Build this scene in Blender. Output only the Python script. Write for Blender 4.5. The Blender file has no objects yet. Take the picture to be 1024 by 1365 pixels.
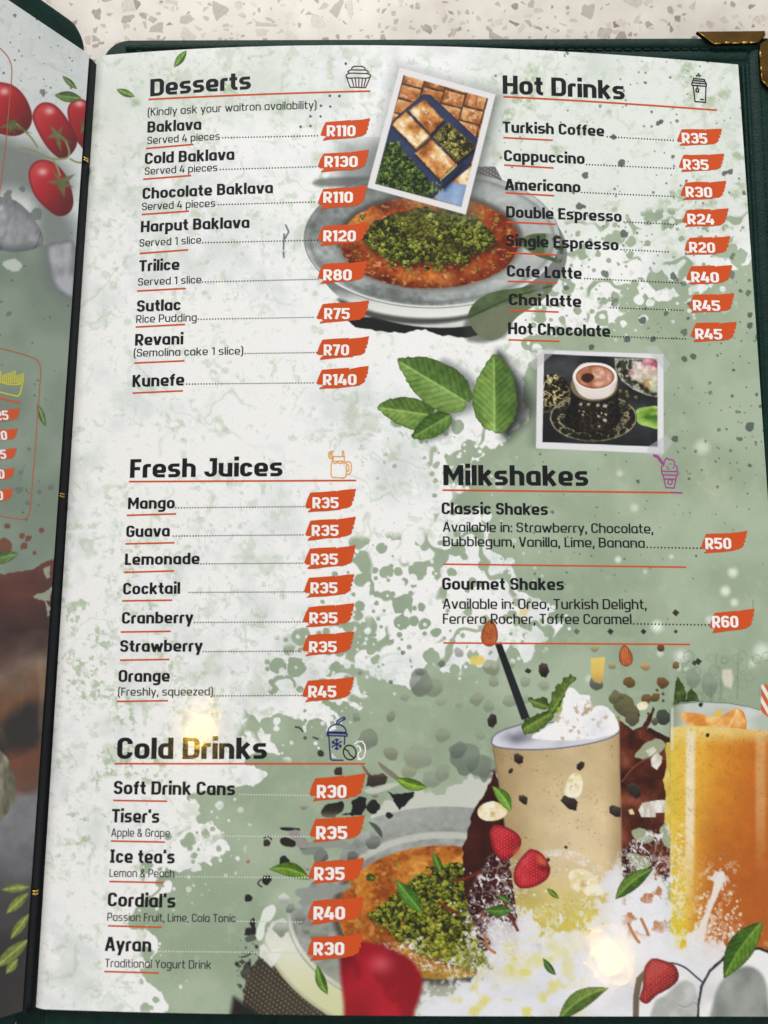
import bpy, math, random
import numpy as np
from mathutils import Matrix, Vector
from mathutils.geometry import tessellate_polygon

S = bpy.context.scene
COL = S.collection
R_ = math.radians

# ------------------------------------------------------------------ camera
F_PX, CX, CY = 1043.207, 512.0, 682.5            # focal length and centre of the 1024 x 1365 photograph
CAM = np.array([0.095875, 0.113814, 0.238457])
_a, _b, _c = 0.123405, -0.003642, 0.011296
RX = np.array([[1, 0, 0], [0, math.cos(_a), -math.sin(_a)], [0, math.sin(_a), math.cos(_a)]])
RY = np.array([[math.cos(_b), 0, math.sin(_b)], [0, 1, 0], [-math.sin(_b), 0, math.cos(_b)]])
RZ = np.array([[math.cos(_c), -math.sin(_c), 0], [math.sin(_c), math.cos(_c), 0], [0, 0, 1]])
ROT = RZ @ RY @ RX
cam_data = bpy.data.cameras.new('camera')
cam_data.sensor_fit = 'VERTICAL'
cam_data.sensor_height = 36.0
cam_data.lens = F_PX * 36.0 / 1365.0
cam_data.clip_start = 0.005
cam_data.clip_end = 50
cam_data.dof.use_dof = True
cam_data.dof.focus_distance = 0.249
cam_data.dof.aperture_fstop = 8.5
cam = bpy.data.objects.new('camera', cam_data)
COL.objects.link(cam)
m4 = Matrix([list(ROT[i]) + [CAM[i]] for i in range(3)] + [[0, 0, 0, 1]])
cam.matrix_world = m4
S.camera = cam

# ------------------------------------------------------------------ world, lamps, exposure
world = bpy.data.worlds.new('World')
S.world = world
world.use_nodes = True
wt = world.node_tree
bg = wt.nodes['Background']
w_tc = wt.nodes.new('ShaderNodeTexCoord')
w_sp = wt.nodes.new('ShaderNodeSeparateXYZ')
w_rp = wt.nodes.new('ShaderNodeValToRGB')
w_rp.color_ramp.elements[0].position = 0.0
w_rp.color_ramp.elements[0].color = (0.10, 0.10, 0.10, 1)
w_rp.color_ramp.elements[1].position = 1.0
w_rp.color_ramp.elements[1].color = (0.33, 0.345, 0.36, 1)
for pos, val in ((0.05, 0.85), (0.45, 0.95), (0.75, 0.42)):
    e_ = w_rp.color_ramp.elements.new(pos)
    e_.color = (val * 0.96, val * 0.985, val, 1)
wt.links.new(w_tc.outputs['Generated'], w_sp.inputs[0])
wt.links.new(w_sp.outputs['Z'], w_rp.inputs[0])
wt.links.new(w_rp.outputs[0], bg.inputs[0])
bg.inputs[1].default_value = 1.0

def lamp(name, kind, loc, energy, color, size=0.1, aim=None):
    d = bpy.data.lights.new(name, kind)
    d.energy = energy
    d.color = color
    if kind == 'AREA':
        d.shape = 'DISK'
        d.size = size
    else:
        d.shadow_soft_size = size
    o = bpy.data.objects.new(name, d)
    o.location = loc
    if aim is not None:
        o.rotation_euler = (Vector(aim) - Vector(loc)).to_track_quat('-Z', 'Y').to_euler()
    COL.objects.link(o)
    return o

lamp('added_key_light', 'AREA', (-0.25, 2.9, 2.1), 96, (1.0, 0.965, 0.92), 1.1, (0.1, 0.15, 0))  # unseen soft key, added clear of the page's mirror directions

S.view_settings.view_transform = 'Standard'
S.view_settings.look = 'None'
S.view_settings.exposure = 0.0
S.view_settings.gamma = 1.0
S.cycles.max_bounces = 5
S.cycles.use_denoising = True

# ------------------------------------------------------------------ the curved page surface
PW, PH = 0.21, 0.297
CO = (0.01640965, -0.00753304, -0.00032858, 0.01967827)

def zpage(x, y):
    s = np.clip(np.asarray(x, float) / PW, -0.03, 1.03)
    return s * (1 - s) * (CO[0] + CO[1] * (s - .5) + CO[2] * (s - .5) ** 2) + s * (1 - s) * (np.asarray(y, float) / PH - .5) * CO[3]

def project(P):
    q = (np.asarray(P, float) - CAM) @ ROT
    return np.stack([CX + F_PX * q[..., 0] / -q[..., 2], CY - F_PX * q[..., 1] / -q[..., 2]], -1)

def ray(px):
    px = np.asarray(px, float)
    d = np.stack([(px[..., 0] - CX) / F_PX, -(px[..., 1] - CY) / F_PX, -np.ones(px.shape[:-1])], -1)
    return d @ ROT.T

def on_plane(px, z):
    d = ray(px)
    t = (z - CAM[2]) / d[..., 2]
    return CAM + d * t[..., None]

def on_page(px):
    d = ray(px)
    z = np.zeros(d.shape[:-1])
    for _ in range(10):
        t = (z - CAM[2]) / d[..., 2]
        P = CAM + d * t[..., None]
        z = zpage(P[..., 0], P[..., 1])
    return P

# warm lamps of the ceiling, whose bulbs mirror in the laminate
def mirror_spot(px, dist):
    P = on_page(np.array(px, float))
    e = 1e-4
    n = np.array([-(zpage(P[0] + e, P[1]) - zpage(P[0] - e, P[1])) / (2 * e), -(zpage(P[0], P[1] + e) - zpage(P[0], P[1] - e)) / (2 * e), 1.0])
    n /= np.linalg.norm(n)
    d = P - CAM
    d /= np.linalg.norm(d)
    r = d - 2 * d.dot(n) * n
    return P + r * dist

lamp('pendant_bulb', 'POINT', mirror_spot((266, 972), 1.5), 2.6, (1.0, 0.60, 0.06), 0.021)
lamp('pendant_bulb', 'POINT', mirror_spot((812, 1276), 1.5), 2.0, (1.0, 0.58, 0.04), 0.021)
lamp('pendant_bulb', 'POINT', mirror_spot((955, 640), 1.6), 0.16, (1.0, 0.80, 0.45), 0.02)

# ------------------------------------------------------------------ materials
def lin(c):
    c = np.asarray(c, float) / 255.0
    return np.where(c <= 0.04045, c / 12.92, ((c + 0.055) / 1.055) ** 2.4)

ALB = 1.0
def mat_base(name, rough=0.5):
    m = bpy.data.materials.new(name)
    m.use_nodes = True
    nt = m.node_tree
    b = nt.nodes['Principled BSDF']
    b.inputs['Roughness'].default_value = rough
    return m, nt, b

def laminate(nt, b, coat=1.0):
    """glossy orange-peel plastic film over the print"""
    b.inputs['Roughness'].default_value = 0.42
    b.inputs['Specular IOR Level'].default_value = 0.06
    b.inputs['Coat Weight'].default_value = coat
    b.inputs['Coat Roughness'].default_value = 0.07
    b.inputs['Coat IOR'].default_value = 1.42
    tc = nt.nodes.new('ShaderNodeTexCoord')
    n1 = nt.nodes.new('ShaderNodeTexNoise')
    n1.inputs['Scale'].default_value = 260
    n1.inputs['Detail'].default_value = 2.0
    n1.inputs['Roughness'].default_value = 0.6
    n2 = nt.nodes.new('ShaderNodeTexNoise')
    n2.inputs['Scale'].default_value = 1500
    n2.inputs['Detail'].default_value = 1.0
    mix = nt.nodes.new('ShaderNodeMath')
    mix.operation = 'MULTIPLY_ADD'
    mix.inputs[1].default_value = 0.13
    bump = nt.nodes.new('ShaderNodeBump')
    bump.inputs['Strength'].default_value = 0.17
    bump.inputs['Distance'].default_value = 0.00016
    L = nt.links
    n3 = nt.nodes.new('ShaderNodeTexNoise')
    n3.inputs['Scale'].default_value = 38
    n3.inputs['Detail'].default_value = 5
    r3 = nt.nodes.new('ShaderNodeMapRange')
    r3.inputs[1].default_value = 0.3
    r3.inputs[2].default_value = 0.7
    r3.inputs[3].default_value = 0.05
    r3.inputs[4].default_value = 0.13
    L.new(tc.outputs['Object'], n3.inputs['Vector'])
    L.new(n3.outputs['Fac'], r3.inputs[0])
    L.new(r3.outputs[0], b.inputs['Coat Roughness'])
    L.new(tc.outputs['Object'], n1.inputs['Vector'])
    L.new(tc.outputs['Object'], n2.inputs['Vector'])
    L.new(n2.outputs['Fac'], mix.inputs[0])
    L.new(n1.outputs['Fac'], mix.inputs[2])
    L.new(mix.outputs[0], bump.inputs['Height'])
    L.new(bump.outputs[0], b.inputs['Coat Normal'])
    return m_fine(nt, b)

def m_fine(nt, b):
    return None

def ink(name, rgb):
    m, nt, b = mat_base(name)
    b.inputs['Base Color'].default_value = (*[float(v) for v in lin(rgb)], 1)
    laminate(nt, b)
    return m

def print_mat():
    m, nt, b = mat_base('laminated_print')
    at = nt.nodes.new('ShaderNodeAttribute')
    at.attribute_name = 'Col'
    # fine grain of the offset print
    tc = nt.nodes.new('ShaderNodeTexCoord')
    no = nt.nodes.new('ShaderNodeTexNoise')
    no.inputs['Scale'].default_value = 3200
    no.inputs['Detail'].default_value = 1.5
    mr = nt.nodes.new('ShaderNodeMapRange')
    mr.inputs[1].default_value = 0.25
    mr.inputs[2].default_value = 0.75
    mr.inputs[3].default_value = 0.93
    mr.inputs[4].default_value = 1.05
    mx = nt.nodes.new('ShaderNodeMix')
    mx.data_type = 'RGBA'
    mx.blend_type = 'MULTIPLY'
    mx.inputs[0].default_value = 1.0
    L = nt.links
    L.new(tc.outputs['Object'], no.inputs['Vector'])
    L.new(no.outputs['Fac'], mr.inputs[0])
    L.new(at.outputs['Color'], mx.inputs[6])
    L.new(mr.outputs[0], mx.inputs[7])
    L.new(mx.outputs[2], b.inputs['Base Color'])
    laminate(nt, b)
    return m

PRINT = print_mat()
INK_BLACK = ink('black_ink', (18, 20, 24))
INK_GREY = ink('dark_grey_ink', (34, 38, 42))
INK_ORANGE = ink('orange_ink', (203, 78, 26))
INK_WHITE = ink('white_ink', (240, 236, 234))
INK_PALE = ink('pale_ink', (205, 214, 203))
INK_BROWN = ink('brown_ink', (72, 48, 40))
INK_AMBER = ink('amber_ink', (226, 160, 66))
INK_PURPLE = ink('purple_ink', (160, 62, 140))
INK_NAVY = ink('navy_ink', (30, 36, 110))
INK_YELLOW = ink('yellow_ink', (196, 190, 66))
INK_RUST = ink('rust_ink', (178, 92, 52))

def leather():
    m, nt, b = mat_base('green_leather', 0.55)
    tc = nt.nodes.new('ShaderNodeTexCoord')
    vo = nt.nodes.new('ShaderNodeTexVoronoi')
    vo.inputs['Scale'].default_value = 1900
    no = nt.nodes.new('ShaderNodeTexNoise')
    no.inputs['Scale'].default_value = 350
    no.inputs['Detail'].default_value = 4
    add = nt.nodes.new('ShaderNodeMath')
    bump = nt.nodes.new('ShaderNodeBump')
    bump.inputs['Strength'].default_value = 0.4
    bump.inputs['Distance'].default_value = 0.00025
    ramp = nt.nodes.new('ShaderNodeValToRGB')
    ramp.color_ramp.elements[0].position = 0.3
    ramp.color_ramp.elements[0].color = (*lin((5, 34, 30)), 1)
    ramp.color_ramp.elements[1].position = 0.75
    ramp.color_ramp.elements[1].color = (*lin((9, 47, 41)), 1)
    L = nt.links
    L.new(tc.outputs['Object'], vo.inputs['Vector'])
    L.new(tc.outputs['Object'], no.inputs['Vector'])
    L.new(vo.outputs['Distance'], add.inputs[0])
    L.new(no.outputs['Fac'], add.inputs[1])
    L.new(add.outputs[0], bump.inputs['Height'])
    L.new(no.outputs['Fac'], ramp.inputs[0])
    L.new(ramp.outputs[0], b.inputs['Base Color'])
    L.new(bump.outputs[0], b.inputs['Normal'])
    b.inputs['Specular IOR Level'].default_value = 0.16
    return m

LEATHER = leather()

def tape():
    m, nt, b = mat_base('black_binding_tape', 0.33)
    tc = nt.nodes.new('ShaderNodeTexCoord')
    no = nt.nodes.new('ShaderNodeTexNoise')
    no.inputs['Scale'].default_value = 300
    mr = nt.nodes.new('ShaderNodeMapRange')
    mr.inputs[3].default_value = 0.4
    mr.inputs[4].default_value = 0.6
    b.inputs['Specular IOR Level'].default_value = 0.25
    nt.links.new(tc.outputs['Object'], no.inputs['Vector'])
    nt.links.new(no.outputs['Fac'], mr.inputs[0])
    nt.links.new(mr.outputs[0], b.inputs['Roughness'])
    b.inputs['Base Color'].default_value = (*lin((7, 10, 17)), 1)
    return m

TAPE = tape()

def brass(name, rgb, rough):
    m, nt, b = mat_base(name, rough)
    tc = nt.nodes.new('ShaderNodeTexCoord')
    no = nt.nodes.new('ShaderNodeTexNoise')
    no.inputs['Scale'].default_value = 160
    no.inputs['Detail'].default_value = 5
    ramp = nt.nodes.new('ShaderNodeValToRGB')
    ramp.color_ramp.elements[0].position = 0.35
    ramp.color_ramp.elements[0].color = (*(lin(rgb) * 0.55), 1)
    ramp.color_ramp.elements[1].position = 0.7
    ramp.color_ramp.elements[1].color = (*lin(rgb), 1)
    nt.links.new(tc.outputs['Object'], no.inputs['Vector'])
    nt.links.new(no.outputs['Fac'], ramp.inputs[0])
    nt.links.new(ramp.outputs[0], b.inputs['Base Color'])
    b.inputs['Metallic'].default_value = 1.0
    return m

BRASS = brass('aged_brass', (112, 84, 44), 0.38)
GOLD = brass('polished_brass', (214, 176, 92), 0.3)

def terrazzo():
    m, nt, b = mat_base('terrazzo', 0.38)
    L = nt.links
    tc = nt.nodes.new('ShaderNodeTexCoord')
    wn = nt.nodes.new('ShaderNodeTexNoise')
    wn.inputs['Scale'].default_value = 260
    wn.inputs['Detail'].default_value = 3
    wm = nt.nodes.new('ShaderNodeVectorMath')
    wm.operation = 'MULTIPLY_ADD'
    wm.inputs[1].default_value = (0.0022, 0.0022, 0)
    L.new(tc.outputs['Object'], wm.inputs[2])
    L.new(wn.outputs['Color'], wm.inputs[0])
    base = nt.nodes.new('ShaderNodeTexNoise')
    base.inputs['Scale'].default_value = 70
    base.inputs['Detail'].default_value = 6
    L.new(tc.outputs['Object'], base.inputs['Vector'])
    rb = nt.nodes.new('ShaderNodeValToRGB')
    rb.color_ramp.elements[0].position = 0.3
    rb.color_ramp.elements[0].color = (*lin((200, 194, 185)), 1)
    rb.color_ramp.elements[1].position = 0.7
    rb.color_ramp.elements[1].color = (*lin((220, 215, 208)), 1)
    L.new(base.outputs['Fac'], rb.inputs[0])
    cur = rb.outputs[0]
    def layer(cur, scale, frac, inset, dark, light, seed):
        mp = nt.nodes.new('ShaderNodeMapping')
        mp.inputs['Location'].default_value = (seed * 1.37, seed * 0.71, 0)
        L.new(wm.outputs[0], mp.inputs['Vector'])
        v = nt.nodes.new('ShaderNodeTexVoronoi')
        v.voronoi_dimensions = '2D'
        v.inputs['Scale'].default_value = scale
        e = nt.nodes.new('ShaderNodeTexVoronoi')
        e.voronoi_dimensions = '2D'
        e.feature = 'DISTANCE_TO_EDGE'
        e.inputs['Scale'].default_value = scale
        L.new(mp.outputs[0], v.inputs['Vector'])
        L.new(mp.outputs[0], e.inputs['Vector'])
        sep = nt.nodes.new('ShaderNodeSeparateColor')
        L.new(v.outputs['Color'], sep.inputs[0])
        # a chip where the cell's random number is high; its size varies from cell to cell
        thr = nt.nodes.new('ShaderNodeMath'); thr.operation = 'GREATER_THAN'; thr.inputs[1].default_value = 1 - frac
        L.new(sep.outputs[0], thr.inputs[0])
        ins = nt.nodes.new('ShaderNodeMath'); ins.operation = 'MULTIPLY'; ins.inputs[1].default_value = inset
        L.new(sep.outputs[1], ins.inputs[0])
        dd = nt.nodes.new('ShaderNodeMath'); dd.operation = 'SUBTRACT'
        L.new(e.outputs['Distance'], dd.inputs[0]); L.new(ins.outputs[0], dd.inputs[1])
        st = nt.nodes.new('ShaderNodeMapRange'); st.inputs[1].default_value = 0.02; st.inputs[2].default_value = 0.07
        L.new(dd.outputs[0], st.inputs[0])
        mk = nt.nodes.new('ShaderNodeMath'); mk.operation = 'MULTIPLY'
        L.new(st.outputs[0], mk.inputs[0]); L.new(thr.outputs[0], mk.inputs[1])
        cr = nt.nodes.new('ShaderNodeValToRGB')
        cr.color_ramp.elements[0].color = (*lin(dark), 1)
        cr.color_ramp.elements[1].color = (*lin(light), 1)
        L.new(sep.outputs[2], cr.inputs[0])
        gr = nt.nodes.new('ShaderNodeTexNoise'); gr.inputs['Scale'].default_value = 900; gr.inputs['Detail'].default_value = 4
        L.new(tc.outputs['Object'], gr.inputs['Vector'])
        gm = nt.nodes.new('ShaderNodeMix'); gm.data_type = 'RGBA'; gm.blend_type = 'OVERLAY'; gm.inputs[0].default_value = 0.25
        L.new(cr.outputs[0], gm.inputs[6]); L.new(gr.outputs['Fac'], gm.inputs[7])
        mx = nt.nodes.new('ShaderNodeMix'); mx.data_type = 'RGBA'
        L.new(mk.outputs[0], mx.inputs[0]); L.new(cur, mx.inputs[6]); L.new(gm.outputs[2], mx.inputs[7])
        return mx.outputs[2]
    cur = layer(cur, 520, 0.16, 0.25, (150, 135, 118), (206, 196, 184), 3)
    cur = layer(cur, 370, 0.20, 0.30, (132, 120, 110), (204, 194, 182), 1)
    cur = layer(cur, 195, 0.22, 0.25, (146, 136, 128), (202, 194, 184), 2)
    L.new(cur, b.inputs['Base Color'])
    b.inputs['Specular IOR Level'].default_value = 0.35
    return m

TERRAZZO = terrazzo()

# ------------------------------------------------------------------ object helpers
def link(name, verts, faces, mat, parent=None, smooth=False):
    me = bpy.data.meshes.new(name)
    me.from_pydata([tuple(map(float, v)) for v in verts], [], faces)
    me.materials.append(mat)
    if smooth:
        me.polygons.foreach_set('use_smooth', [True] * len(me.polygons))
    me.update()
    o = bpy.data.objects.new(name, me)
    COL.objects.link(o)
    if parent:
        o.parent = parent
    return o

class MB:
    def __init__(s):
        s.v, s.f = [], []
    def add(s, verts, faces):
        k = len(s.v)
        s.v += [tuple(map(float, p)) for p in verts]
        s.f += [tuple(i + k for i in f) for f in faces]
    def box(s, x0, x1, y0, y1, z0, z1):
        s.add([(x0, y0, z0), (x1, y0, z0), (x1, y1, z0), (x0, y1, z0), (x0, y0, z1), (x1, y0, z1), (x1, y1, z1), (x0, y1, z1)],
              [(3, 2, 1, 0), (4, 5, 6, 7), (0, 1, 5, 4), (1, 2, 6, 5), (2, 3, 7, 6), (3, 0, 4, 7)])
    def link(s, name, mat, parent=None, smooth=False):
        return link(name, s.v, s.f, mat, parent, smooth)

# ------------------------------------------------------------------ table
table = link('table_top', [(-1.2, -0.8, -0.0075), (1.2, -0.8, -0.0075), (1.2, 1.0, -0.0075), (-1.2, 1.0, -0.0075)], [(0, 1, 2, 3)], TERRAZZO)
table['kind'] = 'structure'
table['label'] = 'cream terrazzo table top with grey stone chips'

# ------------------------------------------------------------------ the menu
menu = bpy.data.objects.new('menu_book', None)
menu.empty_display_size = 0.02
COL.objects.link(menu)
menu['label'] = 'open dark green leather menu with laminated pages and brass corner on terrazzo table'
menu['category'] = 'menu'

def rounded_slab(outline, z0, z1, bev, warp=None):
    """closed outline (ccw) -> slab with a rounded upper edge"""
    n = len(outline)
    P = np.array(outline, float)
    prev, nxt = np.roll(P, 1, 0), np.roll(P, -1, 0)
    t = nxt - prev
    t /= np.linalg.norm(t, axis=1)[:, None] + 1e-12
    nin = np.stack([-t[:, 1], t[:, 0]], 1)
    rings = [(P, z0)]
    for k in range(6):
        a = math.pi / 2 * k / 5
        rings.append((P + nin * bev * (1 - math.cos(a)), z1 - bev + bev * math.sin(a)))
    v = []
    for Q, z in rings:
        v += [(q[0], q[1], z) for q in Q]
    f = []
    for r in range(len(rings) - 1):
        for i in range(n):
            j = (i + 1) % n
            f.append((r * n + i, r * n + j, (r + 1) * n + j, (r + 1) * n + i))
    f.append(tuple((len(rings) - 1) * n + i for i in range(n)))
    f.append(tuple(reversed(range(n))))
    if warp:
        v = [warp(p) for p in v]
    return v, f

def round_rect(x0, x1, y0, y1, radii, n=8):
    out = []
    for (cx, cy, sx, sy, r, a0) in ((x1, y0, -1, 1, radii[0], -90), (x1, y1, -1, -1, radii[1], 0), (x0, y1, 1, -1, radii[2], 90), (x0, y0, 1, 1, radii[3], 180)):
        for k in range(n + 1):
            a = R_(a0 + 90 * k / n)
            out.append((cx + sx * r + r * math.cos(a), cy + sy * r + r * math.sin(a)))
    return out

# back panel of the cover on the right, with a padded border round the pocket
CX0, CX1, CY0, CY1 = 0.0004, 0.2262, -0.0085, 0.3040
def densify(out, step=0.004):
    res = []
    for i in range(len(out)):
        a, b = np.array(out[i]), np.array(out[(i + 1) % len(out)])
        k = max(1, int(np.linalg.norm(b - a) / step))
        for j in range(k):
            res.append(tuple(a + (b - a) * j / k))
    return res
rng = random.Random(5)
v, f = rounded_slab(densify(round_rect(CX0, CX1, CY0, CY1, (0.004, 0.0012, 0.009, 0.004))), -0.0074, -0.0022, 0.0018)
cover = link('cover', v, f, LEATHER, menu, True)
# padded border strips: top and right (with a seam between border and pocket)
def pad_strip(mb, x0, x1, y0, y1, z0, h, along='x', n=80, prof=7, wob=0.00012):
    V = []
    for i in range(n + 1):
        t = i / n
        for k in range(prof + 1):
            s = k / prof
            hh = h * (math.sin(math.pi * s) ** 0.45)
            jit = rng.uniform(-wob, wob)
            if along == 'x':
                V.append((x0 + (x1 - x0) * t, y0 + (y1 - y0) * s + (jit if 0 < k < prof else 0), z0 + hh + jit * .5))
            else:
                V.append((x0 + (x1 - x0) * s + (jit if 0 < k < prof else 0), y0 + (y1 - y0) * t, z0 + hh + jit * .5))
    F = []
    m = prof + 1
    for i in range(n):
        for k in range(prof):
            a = i * m + k
            F.append((a, a + m, a + m + 1, a + 1) if along == 'x' else (a, a + 1, a + m + 1, a + m))
    mb.add(V, F)
b1 = MB()
pad_strip(b1, 0.0085, 0.2185, 0.2990, 0.3026, -0.0023, 0.0009, 'x', 240)
pad_strip(b1, 0.2168, 0.2245, -0.006, 0.2985, -0.0023, 0.0009, 'y', 240)
b1.link('padded_border', LEATHER, cover, True)
b2 = MB()
pad_strip(b2, 0.0105, 0.2160, 0.2945, 0.2986, -0.0023, 0.0006, 'x', 240)
pad_strip(b2, 0.2136, 0.2150, 0.0, 0.2925, -0.0023, 0.0011, 'y', 240, 5, .00005)
pad_strip(b2, 0.2152, 0.2166, 0.0, 0.2935, -0.0023, 0.0007, 'y', 240, 5, .00005)
b2.link('pocket_edge', LEATHER, cover, True)
# seam stitches
b3 = MB()
for i in range(64):
    x = 0.012 + i * 0.0032
    b3.box(x, x + 0.0021, 0.2987, 0.2991, -0.0022, -0.00175)
for i in range(88):
    y = 0.004 + i * 0.0033
    b3.box(0.2196, 0.2199, y, y + 0.0022, -0.0016, -0.00118)
b3.link('stitching', LEATHER, cover)

# the cover sits a trifle askew under the page
for o in (cover, *[c for c in bpy.data.objects if c.parent == cover]):
    for vv in o.data.vertices:
        if vv.co.y > 0.27:
            vv.co.y += (vv.co.x - 0.11) * 0.018 + 0.0003
# brass corner protector, top right: two folded flaps with a gap at the very corner
def flap(mb, px, z0, thick):
    P = on_plane(np.array(px, float), z0 + thick)
    n = len(P)
    c = P.mean(0)
    inner = c + (P - c) * 0.985
    V = [(p[0], p[1], z0) for p in P] + [(p[0], p[1], z0 + thick * .75) for p in P] + [(p[0], p[1], z0 + thick) for p in inner]
    F = []
    for r in range(2):
        for i in range(n):
            j = (i + 1) % n
            F.append((r * n + j, r * n + i, (r + 1) * n + i, (r + 1) * n + j))
    F.append(tuple(reversed(range(2 * n, 3 * n))))
    mb.add(V, F)
cp = MB()
flap(cp, [(929, 42), (1020, 41.2), (1021, 46), (1011, 56.5), (951, 58)], -0.0014, 0.0012)
flap(cp, [(1046, 44), (1027, 49), (1013.5, 59), (1012.5, 70), (1015, 106), (1026, 118), (1046, 116)], -0.0014, 0.0012)
corner = cp.link('corner_protector', BRASS, menu)
tr = MB()
def rod(mb, a, b, r, n=6):
    a, b = np.array(a, float), np.array(b, float)
    d = (b - a) / np.linalg.norm(b - a)
    u = np.cross(d, [0, 0, 1.0])
    if np.linalg.norm(u) < 1e-6:
        u = np.array([1.0, 0, 0])
    u /= np.linalg.norm(u)
    w = np.cross(d, u)
    V = []
    for p in (a, b):
        for k in range(n):
            an = 2 * math.pi * k / n
            V.append(p + r * (math.cos(an) * u + math.sin(an) * w))
    F = [(k, (k + 1) % n, n + (k + 1) % n, n + k) for k in range(n)] + [tuple(reversed(range(n))), tuple(range(n, 2 * n))]
    mb.add(V, F)
for (a, b, r) in (((952, 58.3), (961, 58.0), .00022), ((966, 57.3), (972.5, 57.1), .00034), ((976, 57.6), (986, 57.3), .0002), ((989, 57.2), (996, 56.9), .00038), ((999, 57), (1007, 56.6), .0002),
                  ((931, 42.6), (951, 57.6), .00014), ((1013.2, 68), (1013.6, 76), .00034), ((1014.4, 89), (1014.9, 94), .0003), ((1015.2, 97), (1015.6, 105), .0002), ((1015.6, 106.5), (1026, 117.5), .00014)):
    A = on_plane(np.array([a, b], float), -0.0003)
    rod(tr, A[0], A[1], r)
tr.link('edge_glints', GOLD, corner, True)  # brighter brass rods added as the glints along the flap edges

# ------------------------------------------------------------------ left half: cover, hinge and page stand up at an angle
HT = on_plane(np.array((119.7, 73.5)), 0.003)
HB = on_plane(np.array((31.0, 1346.0)), 0.003)
def left_pt(s, y, lift=0.0):
    """s = metres out from the hinge, y = page height; lift along the normal"""
    y = np.asarray(y, float)
    s = np.asarray(s, float)
    k = (y - HB[1]) / (HT[1] - HB[1])
    hx = HB[0] + (HT[0] - HB[0]) * k
    th = np.radians(41 + 14.5 * k)
    # skew: the upper edge leans a little towards the reader
    return np.stack([hx - s * np.cos(th) + lift * np.sin(th), y + 0 * s, 0.003 + s * np.sin(th) + lift * np.cos(th)], -1)
def on_left(px):
    """pixel -> (s, y) on the left page"""
    px = np.asarray(px, float)
    q = np.zeros(px.shape)
    q[..., 0] = 0.01
    q[..., 1] = 0.29 * (1 - (px[..., 1] - 75) / 1270)
    for _ in range(25):
        p0 = project(left_pt(q[..., 0], q[..., 1]))
        e = 1e-5
        ps = (project(left_pt(q[..., 0] + e, q[..., 1])) - p0) / e
        py = (project(left_pt(q[..., 0], q[..., 1] + e)) - p0) / e
        r = px - p0
        det = ps[..., 0] * py[..., 1] - ps[..., 1] * py[..., 0]
        q[..., 0] += (r[..., 0] * py[..., 1] - r[..., 1] * py[..., 0]) / det
        q[..., 1] += (ps[..., 0] * r[..., 1] - ps[..., 1] * r[..., 0]) / det
    return q
def left_warp(p):
    # slab coordinates (s, y, depth below the page)
    return tuple(left_pt(p[0], p[1], p[2]))
NYC, NSC = 110, 30
CS0, CS1, CB0, CB1, CRAD = 0.0006, 0.222, -0.0085, 0.3012, 0.0075
V, F = [], []
ys = CB0 + (CB1 - CB0) * (0.5 - 0.5 * np.cos(np.linspace(0, math.pi, NYC + 1)))
PROF = [(0.0, -0.0062), (0.0, -0.0030), (0.0004, -0.0018), (0.0014, -0.0012)]
for y in ys:
    cut = 0.0
    for ye in (y - CB0, CB1 - y):
        if ye < CRAD:
            cut = max(cut, CRAD - math.sqrt(max(CRAD ** 2 - (CRAD - ye) ** 2, 0)))
    a0, a1 = CS0 + cut, CS1 - cut
    drop_ = 0.0010 * max(0.0, 1 - min(y - CB0, CB1 - y) / 0.0015) ** 2
    row = [(a0 + i, z) for i, z in PROF] + [(a0 + 0.0014 + (a1 - a0 - 0.0028) * (k + 1) / NSC, -0.0012) for k in range(NSC - 1)] + [(a1 - i, z) for i, z in reversed(PROF)]
    V += [tuple(left_pt(s_, y, z - (drop_ if z > -0.004 else 0))) for s_, z in row]
m = len(row)
for r in range(NYC):
    for k in range(m):
        a_, b_ = r * m + k, r * m + (k + 1) % m
        F.append((a_, a_ + m, b_ + m, b_))
F.append(tuple(range(m)))
F.append(tuple(reversed(range(NYC * m, NYC * m + m))))
v, f = V, F
cover_l = link('cover', v, f, LEATHER, menu, True)

# spine: binding tape between the two pages
sp = MB()
n = 60
V, F = [], []
for i in range(n + 1):
    k = i / n
    y = -0.0006 + (0.2918 + 0.0006) * k
    hx = HB[0] + (HT[0] - HB[0]) * k
    xr = -0.0014
    prof = [(hx - 0.0006, 0.0020), (hx + 0.0000, 0.0019), (hx + 0.0003, 0.0012), (hx + 0.0006, -0.0003), (hx + 0.0009, -0.0012), (hx + 0.0013, -0.0017), (hx + 0.0035, -0.0019), (hx + 0.0042, -0.0021), (hx - 0.003, -0.0045)]
    V += [(a, y, b) for a, b in prof]
m = 9
for i in range(n):
    for k in range(m - 1):
        a = i * m + k
        F.append((a, a + 1, a + m + 1, a + m))
spine = link('spine', V, F, TAPE, menu, True)
bk = MB()
bk.box(-0.0085, 0.0035, -0.0083, 0.2925, -0.0072, -0.0052)
bk.link('spine_back', LEATHER, spine)
def torus(mb, c, R0, r, axis, n=14, m=6):
    V, F = [], []
    ax = np.array(axis, float)
    ax /= np.linalg.norm(ax)
    u = np.cross(ax, [0, 1.0, 0.2]); u /= np.linalg.norm(u)
    w = np.cross(ax, u)
    for i in range(n):
        a = 2 * math.pi * i / n
        d = math.cos(a) * u + math.sin(a) * w
        for j in range(m):
            b = 2 * math.pi * j / m
            V.append(np.array(c) + d * (R0 + r * math.cos(b)) + ax * r * math.sin(b))
    for i in range(n):
        for j in range(m):
            F.append((i * m + j, ((i + 1) % n) * m + j, ((i + 1) % n) * m + (j + 1) % m, i * m + (j + 1) % m))
    mb.add(V, F)
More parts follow.
